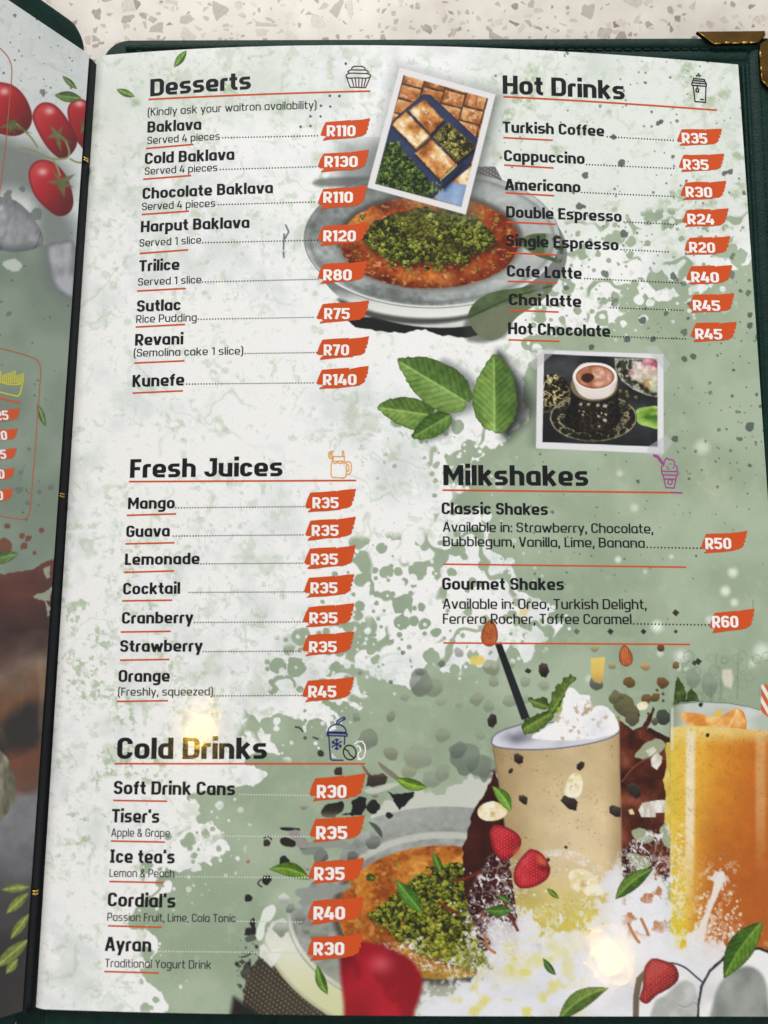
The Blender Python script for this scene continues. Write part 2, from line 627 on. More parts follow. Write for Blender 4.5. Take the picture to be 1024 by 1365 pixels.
for (px, py) in ((113.0, 213), (81.0, 660), (45.5, 1189)):
    rg = MB()
    P = on_plane(np.array((px, py), float), 0.0016)
    torus(rg, P + np.array([0, 0.0004, -0.0003]), 0.00085, 0.00028, (0.1, 1, 0))
    torus(rg, P + np.array([0, -0.0004, -0.0003]), 0.00085, 0.00028, (0.1, 1, 0))
    rg.link('binding_ring', GOLD, menu, True)

# ------------------------------------------------------------------ numpy noise and shape tools for the printed artwork
def hash2(ix, iy, seed):
    h = (ix.astype(np.int64) * 374761393 + iy.astype(np.int64) * 668265263 + seed * 1442695041) & 0xFFFFFFFF
    h = ((h ^ (h >> 13)) * 1274126177) & 0xFFFFFFFF
    h = ((h ^ (h >> 16)) * 2246822519) & 0xFFFFFFFF
    return ((h ^ (h >> 15)) & 0xFFFFFF) / float(0xFFFFFF)

def vn(x, y, seed=0):
    ix, iy = np.floor(x), np.floor(y)
    fx, fy = x - ix, y - iy
    fx = fx * fx * (3 - 2 * fx)
    fy = fy * fy * (3 - 2 * fy)
    a, b = hash2(ix, iy, seed), hash2(ix + 1, iy, seed)
    c, d = hash2(ix, iy + 1, seed), hash2(ix + 1, iy + 1, seed)
    return (a + (b - a) * fx) * (1 - fy) + (c + (d - c) * fx) * fy

def fbm(x, y, scale, octv=4, seed=0, gain=0.5):
    v, amp, tot = 0, 1.0, 0
    for o in range(octv):
        v = v + amp * vn(x / scale * 2 ** o + 17.3 * o, y / scale * 2 ** o - 9.1 * o, seed + o)
        tot += amp
        amp *= gain
    return v / tot

def worley(x, y, scale, seed=0):
    X, Y = x / scale, y / scale
    ix, iy = np.floor(X), np.floor(Y)
    d1 = np.full(X.shape, 9.0)
    d2 = np.full(X.shape, 9.0)
    cid = np.zeros(X.shape)
    ox = np.zeros(X.shape)
    oy = np.zeros(X.shape)
    for i in (-1, 0, 1):
        for j in (-1, 0, 1):
            qx, qy = ix + i, iy + j
            px = qx + hash2(qx, qy, seed)
            py = qy + hash2(qx, qy, seed + 7)
            dx, dy = X - px, Y - py
            d = np.sqrt(dx * dx + dy * dy)
            near = d < d1
            d2 = np.where(near, d1, np.minimum(d2, d))
            cid = np.where(near, hash2(qx, qy, seed + 13), cid)
            ox = np.where(near, dx, ox)
            oy = np.where(near, dy, oy)
            d1 = np.where(near, d, d1)
    return d1, d2, cid, ox, oy

def sm(a, b, x):
    t = np.clip((x - a) / (b - a), 0, 1)
    return t * t * (3 - 2 * t)

def spline(pts, n=5, closed=True):
    P = np.array(pts, float)
    m = len(P)
    out = []
    for i in range(m if closed else m - 1):
        if closed:
            p0, p1, p2, p3 = P[(i - 1) % m], P[i], P[(i + 1) % m], P[(i + 2) % m]
        else:
            p0, p1, p2, p3 = P[max(i - 1, 0)], P[i], P[i + 1], P[min(i + 2, m - 1)]
        for k in range(n):
            t = k / n
            out.append(0.5 * (2 * p1 + (p2 - p0) * t + (2 * p0 - 5 * p1 + 4 * p2 - p3) * t * t + (3 * p1 - p0 - 3 * p2 + p3) * t ** 3))
    if not closed:
        out.append(P[-1])
    return np.array(out)

def sdist(X, Y, P, closed=True):
    """signed distance to a polygon (inside negative), or plain distance to a polyline"""
    P = np.asarray(P, float)
    d = np.full(X.shape, 1e9)
    ins = np.zeros(X.shape, bool)
    n = len(P)
    for i in range(n if closed else n - 1):
        ax, ay = P[i]
        bx, by = P[(i + 1) % n]
        ex, ey = bx - ax, by - ay
        l2 = ex * ex + ey * ey + 1e-12
        wx, wy = X - ax, Y - ay
        t = np.clip((wx * ex + wy * ey) / l2, 0, 1)
        d = np.minimum(d, (wx - t * ex) ** 2 + (wy - t * ey) ** 2)
        if closed:
            c = (ay > Y) != (by > Y)
            if ey != 0:
                ins ^= c & (X < ex * (Y - ay) / ey + ax)
    d = np.sqrt(d)
    return np.where(ins, -d, d) if closed else d

def rgb(c):
    return np.array(c, float)

def mixc(a, b, t):
    t = np.asarray(t)[..., None]
    return a * (1 - t) + b * t

def ramp(t, stops):
    t = np.asarray(t)
    out = np.zeros(t.shape + (3,))
    xs = [s[0] for s in stops]
    for k in range(3):
        out[..., k] = np.interp(t, xs, [s[1][k] for s in stops])
    return out

class Canvas:
    """a sheet's printed picture: one colour per grid vertex; ID says which printed motif a vertex belongs to"""
    def __init__(s, P3, X, Y):
        s.P3, s.X, s.Y = P3, X, Y
        s.C = np.zeros(X.shape + (3,))
        s.ID = np.zeros(X.shape, np.int32)
        s.names = {0: ('page', None)}
    def new(s, name, label=None):
        k = len(s.names)
        s.names[k] = (name, label)
        return k
    def win(s, x0, y0, x1, y1):
        m = (s.X >= x0) & (s.X <= x1) & (s.Y >= y0) & (s.Y <= y1)
        r = np.where(m.any(1))[0]
        c = np.where(m.any(0))[0]
        if len(r) == 0 or len(c) == 0:
            return None
        return slice(r[0], r[-1] + 1), slice(c[0], c[-1] + 1)
    def paint(s, w, col, a, idn=None, thr=0.5):
        a = np.clip(a, 0, 1)
        s.C[w] = s.C[w] * (1 - a[..., None]) + col * a[..., None]
        if idn is not None:
            v = s.ID[w]
            v[a > thr] = idn
            s.ID[w] = v
    def poly(s, pts, col, idn=None, soft=1.0, smooth=False, alpha=1.0, warp=0, wscale=10, seed=0, pad=6, thr=0.5):
        P = spline(pts) if smooth else np.array(pts, float)
        pad = pad + soft + warp
        w = s.win(P[:, 0].min() - pad, P[:, 1].min() - pad, P[:, 0].max() + pad, P[:, 1].max() + pad)
        if w is None:
            return None
        X, Y = s.X[w], s.Y[w]
        d = sdist(X, Y, P)
        if warp:
            d = d + (fbm(X, Y, wscale, 3, seed) - .5) * 2 * warp
        a = sm(soft * .5, -soft * .5, d) * alpha
        if callable(col):
            col = col(X, Y, d)
        s.paint(w, np.broadcast_to(rgb(col) if not isinstance(col, np.ndarray) else col, X.shape + (3,)), a, idn, thr * alpha)
        return w
    def line(s, pts, col, width, idn=None, soft=1.0, alpha=1.0, smooth=False):
        P = spline(pts, 5, False) if smooth else np.array(pts, float)
        pad = width + soft + 2
        w = s.win(P[:, 0].min() - pad, P[:, 1].min() - pad, P[:, 0].max() + pad, P[:, 1].max() + pad)
        if w is None:
            return
        d = sdist(s.X[w], s.Y[w], P, False) - width / 2
        s.paint(w, np.broadcast_to(rgb(col), d.shape + (3,)), sm(soft * .5, -soft * .5, d) * alpha, idn)
    def blob(s, x, y, r, col, idn=None, soft=1.0, alpha=1.0, rough=0.25, seed=0, ax=1.0, ang=0.0):
        pad = r * max(ax, 1) * 1.6 + soft + 2
        w = s.win(x - pad, y - pad, x + pad, y + pad)
        if w is None:
            return
        X, Y = s.X[w] - x, s.Y[w] - y
        c, sn = math.cos(ang), math.sin(ang)
        U, V = (X * c + Y * sn) / ax, -X * sn + Y * c
        d = np.sqrt(U * U + V * V)
        th = np.arctan2(V, U)
        rr = r * (1 + rough * (vn(np.cos(th) * 1.5 + 5 + seed, np.sin(th) * 1.5 + 5, seed) - .5) * 2)
        if callable(col):
            col = col(s.X[w], s.Y[w], d - rr)
        s.paint(w, np.broadcast_to(rgb(col) if not isinstance(col, np.ndarray) else col, X.shape + (3,)), sm(soft * .5, -soft * .5, d - rr) * alpha, idn)
    def build(s, parent, base_name, base_parent):
        """cut the sheet into its printed motifs; each is a mesh of its own"""
        rows, cols = s.X.shape
        idx = np.arange(rows * cols).reshape(rows, cols)
        q = np.stack([idx[:-1, :-1], idx[:-1, 1:], idx[1:, 1:], idx[1:, :-1]], -1).reshape(-1, 4)
        fid = s.ID[:-1, :-1].reshape(-1)
        pos = s.P3.reshape(-1, 3)
        colr = np.concatenate([np.minimum(lin(np.clip(s.C, 0, 255)) * ALB, .86).reshape(-1, 3), np.ones((rows * cols, 1))], 1)
        base = None
        for k in sorted(s.names):
            fq = q[fid == k]
            if len(fq) == 0:
                continue
            used, inv = np.unique(fq, return_inverse=True)
            name, label = s.names[k]
            me = bpy.data.meshes.new(base_name if k == 0 else name)
            nv, nf = len(used), len(fq)
            me.vertices.add(nv)
            me.vertices.foreach_set('co', pos[used].astype(np.float32).ravel())
            me.loops.add(nf * 4)
            me.loops.foreach_set('vertex_index', inv.reshape(-1).astype(np.int32))
            me.polygons.add(nf)
            me.polygons.foreach_set('loop_start', np.arange(0, nf * 4, 4, dtype=np.int32))
            me.polygons.foreach_set('loop_total', np.full(nf, 4, np.int32))
            me.update(calc_edges=True)
            at = me.color_attributes.new('Col', 'FLOAT_COLOR', 'POINT')
            at.data.foreach_set('color', colr[used].astype(np.float32).ravel())
            me.polygons.foreach_set('use_smooth', np.ones(nf, bool))
            me.materials.append(PRINT)
            o = bpy.data.objects.new(base_name if k == 0 else name, me)
            COL.objects.link(o)
            if k == 0:
                base = o
                o.parent = base_parent
            else:
                o.parent = base
                if label:
                    o['label'] = label
        return base

# ------------------------------------------------------------------ right page: grid in page space
EL = on_page(np.array([(126, 82), (46, 1343)], float))
ER = on_page(np.array([(984, 86), (1022, 640)], float))
YT, YB = 0.2942, -0.0001
def edge_x(E, y):
    k = (y - E[0][1]) / (E[1][1] - E[0][1])
    return E[0][0] + (E[1][0] - E[0][0]) * k
NR, NC = 1180, 960
tt = np.linspace(YT, YB, NR)[:, None]
ss = np.linspace(0, 1, NC)[None, :]
gx = edge_x(EL, tt) + (edge_x(ER, tt) - edge_x(EL, tt)) * ss
gy = tt + 0 * ss
P3 = np.stack([gx, gy, zpage(gx, gy) - 0.0011 * np.clip(1 - (gx - edge_x(EL, tt)) / 0.0035, 0, 1) ** 2], -1)
PXY = project(P3)
R = Canvas(P3, PXY[..., 0], PXY[..., 1])
X, Y = R.X, R.Y

WHITE_M = rgb((226, 228, 228))
SAGE = rgb((154, 170, 146))

def marble(X, Y, seed):
    n = fbm(X, Y, 90, 5, seed)
    n2 = fbm(X, Y, 22, 4, seed + 30)
    c = ramp(n * .65 + n2 * .35, [(0.25, (212, 217, 216)), (0.42, (232, 235, 236)), (0.55, (243, 244, 246)), (0.75, (249, 249, 251))])
    # green veins and mottling
    wx = X + (fbm(X, Y, 60, 4, seed + 3) - .5) * 90
    wy = Y + (fbm(X, Y, 60, 4, seed + 8) - .5) * 90
    rid = 1 - np.abs(fbm(wx + wy * .5, wy - wx * .4, 120, 4, seed + 20) - .5) * 2
    vein = sm(0.955, 0.995, rid) * sm(.42, .62, fbm(X, Y, 40, 3, seed + 40))
    c = mixc(c, rgb((158, 178, 142)), vein * .30)
    rid2 = 1 - np.abs(fbm(wx * 1.2 - wy * .3, wy * 1.1 + 300, 70, 4, seed + 60) - .5) * 2
    v2 = sm(0.965, 0.998, rid2) * sm(.45, .6, fbm(X, Y, 25, 3, seed + 70))
    c = mixc(c, rgb((176, 188, 168)), v2 * .26)
    fine = fbm(X, Y, 7, 4, seed + 100, .65)
    c = mixc(c, rgb((184, 194, 184)), sm(.56, .72, fine) * sm(.42, .62, n2) * .45)
    c = mixc(c, rgb((166, 184, 152)), sm(.60, .74, fbm(X, Y, 13, 5, seed + 110, .6)) * sm(.44, .6, fbm(X, Y, 80, 3, seed + 112)) * .4)
    # faint white scratches
    rid3 = 1 - np.abs(fbm(wx * .8 + wy, wy * .9 - wx * .2, 90, 3, seed + 90) - .5) * 2
    c = mixc(c, rgb((242, 243, 243)), sm(.95, 1, rid3) * .15)
    return c

base = marble(X, Y, 11)
# mottled green zones of the stone: upper left edge, above the drinks, lower left
def zone(pts, soft):
    return sm(soft, -soft, sdist(X, Y, np.array(pts, float)))
zg = np.maximum(zone([(100, 60), (420, 60), (400, 150), (200, 190), (110, 260)], 60),
                zone([(640, 60), (1010, 60), (1030, 330), (700, 330), (640, 180)], 45))
zl = zone([(60, 780), (200, 700), (250, 900), (240, 1020), (170, 1150), (60, 1150)], 50)
mt = fbm(X, Y, 34, 5, 201, .6)
mt2 = fbm(X, Y, 10, 3, 202)
base = mixc(base, rgb((203, 212, 201)), zg * .5)
mt3 = fbm(X, Y, 5, 3, 204, .6)
base = mixc(base, rgb((152, 172, 136)), zg * sm(.54, .74, mt) * sm(.40, .62, mt2 * .5 + mt3 * .5) * .75)
fl = sm(.52, .62, fbm(X, Y, 6.5, 4, 210, .6)) * sm(.45, .6, mt)
base = mixc(base, rgb((160, 180, 148)), zl * fl * .7)
base = mixc(base, rgb((182, 196, 174)), sm(.60, .70, fbm(X, Y, 14, 4, 220)) * sm(.5, .66, fbm(X, Y, 120, 3, 221)) * .4)
R.C[:] = base

# sage wash with its splattered border
SG = [(1130, 290), (1040, 320), (1010, 345), (960, 372), (905, 405), (862, 398), (820, 432), (770, 442), (738, 430), (700, 458), (722, 472),
      (700, 505), (706, 562), (668, 586), (646, 600), (626, 615), (634, 640), (622, 662), (648, 700), (656, 730), (682, 752), (690, 790),
      (736, 800), (760, 836), (722, 850), (700, 880), (680, 862), (650, 892), (616, 886), (600, 902), (570, 886), (546, 915), (520, 906),
      (488, 892), (456, 882), (442, 900), (474, 906), (494, 932), (478, 944), (450, 930), (430, 936), (455, 962), (430, 985), (402, 966),
      (376, 950), (350, 962), (366, 986), (380, 1012), (346, 1006), (330, 1016), (356, 1032), (340, 1052), (290, 1050), (256, 1062),
      (266, 1086), (296, 1106), (306, 1132), (280, 1150), (242, 1156), (216, 1162), (226, 1186), (192, 1202), (170, 1232), (202, 1242),
      (216, 1266), (190, 1292), (200, 1312), (226, 1330), (216, 1400), (1130, 1400)]
dsg = sdist(X, Y, np.array(SG, float))
dsg = dsg + (fbm(X, Y, 22, 4, 301) - .5) * 26 + (fbm(X, Y, 6, 2, 302) - .5) * 5
sage = sm(1.0, -1.0, dsg)
# round drops: sage drops thrown into the white, white drops left inside the sage
dw1 = sdist(X, Y, np.array(SG, float))
def drops(scale, seed, prob, rmin, rmax, reach):
    f1, f2, cid, ox, oy = worley(X, Y, scale, seed)
    rad = (rmin + (rmax - rmin) * ((cid * 7.31) % 1.0) ** 1.8) / scale
    on = cid < prob
    a = sm(.6 / scale, -.6 / scale, f1 + .22 * (fbm(X, Y, 9, 3, seed) - .5) - rad) * on
    return a
# density falls with distance, and only where the photograph shows the spray
spray = np.maximum.reduce([zone([(470, 720), (700, 700), (760, 840), (640, 900), (470, 900), (400, 860), (440, 760)], 25),
                           zone([(360, 860), (480, 800), (520, 930), (400, 1010), (320, 980)], 25),
                           zone([(700, 300), (1010, 270), (1010, 400), (860, 440), (700, 460), (720, 380)], 25),
                           zone([(190, 1140), (320, 1050), (320, 1170), (230, 1345), (190, 1345)], 20),
                           zone([(520, 560), (700, 560), (640, 740), (590, 740), (570, 620)], 15)])
d = np.zeros_like(X)
for (sc, sd, pr, r0, r1) in ((34, 311, .62, 5, 15), (22, 312, .4, 3, 9), (13, 313, .28, 1.5, 4.5)):
    d = np.maximum(d, drops(sc, sd, pr, r0, r1, 80) * sm(.25, .6, spray + .25 * (fbm(X, Y, 40, 2, sd) - .5)))
# streaks thrown out of the wash
stq = 1 - np.abs(fbm(X * .75 - Y * .5, X * .5 + Y * .75, 46, 3, 331) - .5) * 2
d = np.maximum(d, sm(.90, .94, stq) * sm(.35, .7, spray) * sm(.42, .56, fbm(X, Y, 30, 2, 332)))
sage = np.maximum(sage, d)
hole = np.zeros_like(X)
for (sc, sd, pr, r0, r1) in ((26, 341, .3, 2, 7), (12, 342, .25, 1, 3)):
    hole = np.maximum(hole, drops(sc, sd, pr, r0, r1, 40) * sm(-60, -4, dw1) * sm(.3, .6, spray + .2))
sage = sage * (1 - hole * .9)
sagec = ramp(fbm(X, Y, 70, 4, 350), [(.3, (143, 160, 136)), (.5, (152, 168, 144)), (.7, (163, 178, 155))])
sagec = mixc(sagec, rgb((170, 183, 160)), sm(.55, .8, fbm(X, Y, 14, 3, 352)) * .35)
R.C[:] = mixc(R.C, sagec, sage * .96)

# dark specks, scattered on the right half
rs = random.Random(77)
def specks(n, box, r0, r1, col, alpha, seed, pw=3.6):
    q = random.Random(seed)
    for i in range(n):
        x = q.uniform(box[0], box[2]); y = q.uniform(box[1], box[3])
        r = r0 + (r1 - r0) * q.random() ** pw
        R.blob(x, y, r, col, None, 1.0, alpha * q.uniform(.6, 1), .3, seed + i, q.uniform(1, 1.25), q.uniform(0, 3))
specks(120, (655, 70, 1000, 330), .9, 2.6, (72, 82, 76), .85, 501)
specks(90, (700, 300, 1015, 460), .9, 5.0, (74, 86, 76), .8, 502)
specks(70, (880, 450, 1024, 640), .9, 2.6, (66, 80, 68), .85, 503)
specks(70, (700, 600, 1024, 790), .8, 2.4, (66, 76, 66), .8, 504)
specks(40, (480, 560, 660, 760), .8, 3.0, (150, 164, 142), .8, 505)
for (x, y, r) in ((818, 183, 4), (878, 164, 3.5), (882, 162, 3), (780, 234, 4.5), (829, 218, 5), (832, 312, 5), (772, 275, 4.5), (778, 275, 3), (973, 229, 4), (966, 231, 3.5), (1000, 569, 6), (933, 404, 4), (857, 427, 5),
                  (1000, 434, 4), (912, 478, 4), (924, 475, 4), (900, 585, 4), (836, 452, 4), (871, 452, 4), (789, 463, 4), (1000, 420, 3.5), (919, 405, 3)):
    R.blob(x, y, r, (78, 88, 82), None, 1.2, .85, .3, int(x))
for (x, y) in ((440, 128), (452.5, 128), (440.5, 142), (428, 141), (427.5, 155), (414, 155), (401, 169), (414, 168), (461, 85)):
    R.blob(x, y, 1.7, (40, 44, 44), None, 1, .9, .2, int(x + y))
for p in (((381, 300), (385, 309), (380, 318)), ((379, 312), (378, 332)), ((378, 336), (378.6, 343))):
    R.line(p, (70, 76, 76), 2.2, None, 1.2, .8)
# soft white sparkles on the sage
for (x, y, r, a) in ((876, 835, 7, .9), (824, 746, 4, .8), (977, 763, 6, .8), (967, 788, 6, .85), (979, 803, 5, .7), (946, 826, 5, .6), (908, 875, 8, .8), (880, 871, 4, .6), (915, 891, 3, .6), (936, 596, 9, .55), (846, 677, 5, .5),
                     (1016, 868, 10, .7), (826, 631, 4, .5), (905, 890, 4, .6), (860, 762, 3, .5), (895, 742, 3, .6), (1002, 885, 5, .5), (786, 905, 5, .5)):
    R.blob(x, y, r, (232, 238, 228), None, r * 1.5, a, 0, 1)
# grey and brown translucent drops in the lower middle, bubble outlines on the right
def drop(x, y, r, c, a=.8, ax=1.0, ang=0.0, soft=1.2):
    def f(X, Y, dd):
        return mixc(np.broadcast_to(rgb(c), X.shape + (3,)), rgb(c) * .78, sm(-.5 * r, .6 * r, (Y - y)))
    R.blob(x, y, r, f, None, soft, a, .22, int(x * 3 + y), ax, ang)
q = random.Random(9)
for (x, y, r, c, a) in ((561, 909, 15, (112, 122, 112), .9), (575, 917, 13, (140, 146, 130), .8), (589, 885, 5, (92, 98, 92), .9), (560, 896, 5, (110, 116, 108), .8), (521, 956, 6, (118, 126, 114), .8), (491, 985, 14, (120, 126, 112), .85), (475, 956, 5, (128, 138, 124), .8),
                        (521, 1004, 8, (132, 134, 112), .9), (590, 980, 9, (138, 146, 126), .7), (558, 1010, 16, (150, 152, 136), .7), (590, 1030, 10, (140, 142, 126), .7), (545, 1028, 9, (150, 146, 118), .7), (575, 1040, 12, (136, 142, 126), .7),
                        (636, 932, 8, (146, 150, 126), .8), (655, 890, 10, (140, 144, 116), .85), (658, 908, 7, (138, 146, 122), .7), (680, 886, 5, (150, 152, 124), .7), (700, 909, 7, (138, 150, 128), .7), (665, 1000, 8, (140, 150, 130), .5), (652, 941, 7, (136, 146, 126), .6),
                        (700, 933, 6, (136, 150, 128), .6), (724, 914, 6, (134, 148, 126), .6), (680, 935, 8, (132, 142, 122), .7), (612, 938, 6, (160, 164, 144), .6), (587, 934, 7, (160, 162, 140), .5), (620, 1012, 20, (108, 118, 108), .85), (640, 1022, 15, (104, 114, 104), .8),
                        (610, 1000, 10, (100, 110, 102), .8), (655, 1030, 18, (116, 122, 112), .7), (640, 980, 6, (146, 152, 132), .5), (612, 870, 6, (116, 122, 112), .7), (540, 930, 5, (140, 148, 130), .6), (537, 870, 3, (84, 92, 88), .9), (521, 909, 2.5, (70, 78, 74), .9), (480, 897, 3, (120, 132, 118), .8)):
    drop(x, y, r, c, a * .72, q.uniform(1, 1.35), q.uniform(0, 3), 1.6)
for i in range(46):
    x, y = q.uniform(905, 1022), q.uniform(866, 940)
    r = q.uniform(1.5, 7.5)
    t = np.linspace(0, 2 * math.pi, 14)
    R.line(np.stack([x + r * np.cos(t), y + r * np.sin(t)], 1), (112, 126, 106), .9, None, 1.0, q.uniform(.3, .7))
for (x0, y0, x1, y1) in ((962, 890, 960, 934), (938, 905, 936, 935), (984, 880, 983, 932), (1004, 800, 1004, 812), (955, 872, 954, 884), (948, 915, 948, 938)):
    R.line([(x0, y0), (x1, y1)], (116, 130, 110), 1.6, None, 1.2, .6)
drop(946, 912, 10, (130, 146, 126), .5, 1.6, 1.5)
drop(925, 905, 9, (128, 142, 122), .5, 1.5, 1.4)

# ------------------------------------------------------------------ motif painters
def leaf(C, tip, base, width, dark=(70, 104, 44), light=(124, 160, 74), name='printed_leaf', bend=0.0, nv=7, rough=1.0, soft=1.0, fat=.5, split=True, outline=None, alpha=1.0, seed=0, idn='new'):
    k = C.new(name) if idn == 'new' else idn
    t, b = np.array(tip, float), np.array(base, float)
    L = np.linalg.norm(b - t)
    e = (b - t) / L
    nrm = np.array([-e[1], e[0]])
    pad = width * .8 + 6
    lo, hi = np.minimum(t, b) - pad, np.maximum(t, b) + pad
    w = C.win(lo[0], lo[1], hi[0], hi[1])
    if w is None:
        return k
    X, Y = C.X[w], C.Y[w]
    u = ((X - t[0]) * e[0] + (Y - t[1]) * e[1]) / L
    v = (X - t[0]) * nrm[0] + (Y - t[1]) * nrm[1] - bend * L * 4 * u * (1 - u)
    uu = np.clip(u, 0, 1)
    if outline is None:
        half = width / 2 * np.sin(math.pi * uu ** (math.log(.5) / math.log(fat))) ** .85
        serr = rough * np.abs(((uu * nv * 2.2) % 1) - .5)
        dd = np.abs(v) - half + serr
        dd = np.where((u < 0) | (u > 1), 9, dd)
    else:
        dd = sdist(X, Y, spline(outline, 4)) + rough * (vn(X / 4, Y / 4, seed) - .5) * 2
        half = np.full(u.shape, width / 2)
    a = sm(soft * .5, -soft * .5, dd)
    av = np.abs(v) / (half.max() + 1e-6)
    ph = (uu + .05 * (fbm(X, Y, width / 3, 2, seed + 2) - .5)) * nv + .27 * av * nv
    vein = np.abs((ph % 1) - .5) * 2
    quilt = vein * .26 + .74 * fbm(X, Y, max(width / 9, 2.0), 3, seed + 5)
    sidel = sm(-1.5, 1.5, v) if split else .5 + 0 * v
    base_t = .18 + .42 * quilt + .22 * (sidel - .5) + .16 * (fbm(X, Y, width / 2, 2, seed + 9) - .5) * 2 + .12 * (1 - av)
    col = ramp(base_t, [(0, rgb(dark) * .55), (.35, dark), (.75, light), (1.0, np.minimum(rgb(light) * 1.25 + 18, 255))])
    col = mixc(col, rgb(dark) * .6, sm(.16, .0, vein) * .24 * sm(0, .25, av))
    rib = sm(1.5 + .014 * width, .5, np.abs(v)) * sm(-.02, .1, u)
    col = mixc(col, np.minimum(rgb(light) * 1.2 + 20, 255), rib * .42)
    edge = sm(-3, 0, dd)
    col = mixc(col, rgb(dark) * .7, edge * .5)
    C.paint(w, col, a * alpha, k)
    return k

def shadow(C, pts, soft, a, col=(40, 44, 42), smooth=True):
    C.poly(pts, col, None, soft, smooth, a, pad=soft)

def pistachio(X, Y, scale, seed, lo=(52, 56, 14), mid=(112, 118, 36), hi=(168, 170, 72)):
    xx = X + (fbm(X, Y, scale * .8, 3, seed + 50) - .5) * scale * .9
    yy = Y + (fbm(X, Y, scale * .8, 3, seed + 60) - .5) * scale * .9
    f1, f2, cid, ox, oy = worley(xx, yy, scale, seed)
    g1, g2, cid2, ox2, oy2 = worley(xx + 31, yy + 17, scale * .55, seed + 3)
    t = .42 + .36 * (cid - .5) - .26 * (ox * .5 + oy * .8) - .4 * np.clip(f1 - .4, 0, 1) + .36 * (cid2 - .5) - .22 * oy2 + .3 * (fbm(X, Y, scale * 4, 3, seed + 9) - .5) + .35 * (fbm(X, Y, scale * .3, 2, seed + 19) - .5)
    t = t - .22 * sm(.14, .0, f2 - f1) * (cid2 > .35)
    t = (t - .44) * 1.3 + .35
    return ramp(t, [(-.1, rgb(lo) * .45), (.15, lo), (.45, mid), (.8, hi), (1.0, (196, 200, 110))])

def kunafa(X, Y, seed, dark=(88, 26, 12), mid=(158, 70, 26), hi=(206, 124, 54)):
    n = fbm(X, Y, 34, 5, seed, .6)
    s1 = 1 - np.abs(fbm(X * 1.0 + Y * .6, Y * 1.2 - X * .5, 9, 3, seed + 4) - .5) * 2
    s2 = 1 - np.abs(fbm(X * .8 - Y * .9, Y + X * .6, 7, 3, seed + 6) - .5) * 2
    t = n * 1.1 - .1 + .18 * (s1 - .75) + .18 * (s2 - .75) + .22 * (fbm(X, Y, 3.5, 2, seed + 8) - .5)
    return ramp(t, [(.15, dark), (.45, mid), (.75, hi), (.95, (220, 160, 84))])

def ellipse(cx, cy, a, b, n=48, a0=0, a1=360, rot=0):
    t = np.radians(np.linspace(a0, a1, n, endpoint=(a1 - a0 != 360)))
    c, s_ = math.cos(math.radians(rot)), math.sin(math.radians(rot))
    ex, ey = a * np.cos(t), b * np.sin(t)
    return np.stack([cx + ex * c - ey * s_, cy + ex * s_ + ey * c], 1)

def crop(pts, ox, oy, sc):
    return [(ox + p[0] / sc, oy + p[1] / sc) for p in pts]

def metal(X, Y, seed, lo=(100, 106, 106), hi=(190, 194, 194)):
    t = fbm(X * .4, Y * 1.6, 30, 4, seed) * .6 + fbm(X, Y, 7, 3, seed + 3) * .4
    return ramp(t, [(.25, lo), (.75, hi)])

# ------------------------------------------------------------------ printed pictures, upper half
def dotcloth(X, Y, sp, r, ang, dark, lightc, seed):
    c, s_ = math.cos(ang), math.sin(ang)
    U, V = (X * c + Y * s_) / sp, (-X * s_ + Y * c) / sp
    row = np.floor(V)
    fu = (U + .5 * (row % 2)) % 1 - .5
    fv = V % 1 - .5
    d = np.sqrt(fu * fu + fv * fv)
    base = mixc(np.broadcast_to(rgb(dark), X.shape + (3,)), rgb(dark) * 1.35, fbm(X, Y, 25, 3, seed))
    return mixc(base, rgb(lightc), sm(r + .12, r - .12, d) * (.6 + .4 * fbm(X, Y, 20, 2, seed + 2)))

# torn white paper and soft grey dish behind the plate
k_pl = R.new('printed_dessert_plate', 'oval metal plate of orange pastry under chopped pistachio')
w = R.win(395, 190, 760, 460)
x, y = R.X[w], R.Y[w]
gl = sm(46, 0, sdist(x, y, np.array([(440, 222), (500, 212), (505, 246), (430, 246)], float)))
R.paint(w, np.broadcast_to(rgb((120, 126, 126)), x.shape + (3,)), gl * .75 * sm(430, 470, x))
R.poly([(428, 238), (500, 236), (500, 246), (424, 248)], (84, 88, 88), None, 6, True, .7)
R.poly([(630, 222), (660, 222), (676, 252), (676, 254), (630, 244)], lambda X, Y, d: dotcloth(X, Y, 4.4, .26, .5, (84, 82, 80), (170, 168, 164), 3), k_pl, 2)
# pale right side of the dish
R.poly([(632, 243), (676, 250), (706, 262), (735, 290), (752, 322), (742, 360), (716, 392), (640, 400), (620, 260)],
       lambda X, Y, d: ramp(fbm(X * .5, Y * 1.4, 28, 4, 61), [(.25, (146, 150, 148)), (.5, (190, 194, 192)), (.75, (222, 225, 224))]), k_pl, 2, True)
R.line([(696, 266), (712, 268), (728, 284), (742, 304), (752, 322)], (52, 56, 54), 4, k_pl, 3, .85, True)
R.line([(690, 262), (716, 284), (734, 318), (736, 344)], (232, 234, 234), 3, k_pl, 3, .8, True)
# dark gap, white saucer, black shadow with a torn lower edge
R.poly([(456, 420), (474, 436), (505, 441), (540, 443), (566, 440), (590, 448), (622, 449), (640, 446), (664, 452), (668, 420), (560, 424)], (26, 28, 28), k_pl, 1.5, False, 1, 3, 12, 5)
R.poly(ellipse(588, 338, 168, 99, 60), lambda X, Y, d: ramp((Y - 400) / 40 + .3 * (fbm(X, Y, 30, 3, 4) - .5), [(-.3, (120, 124, 122)), (.1, (214, 218, 214)), (.6, (232, 234, 230)), (1, (190, 194, 190))]), k_pl, 2, False, 1)
R.poly([(452, 398), (500, 416), (560, 424), (620, 420), (668, 402), (690, 396), (640, 420), (600, 430), (550, 432), (500, 425), (462, 410)], (56, 60, 58), k_pl, 6, True, .9)
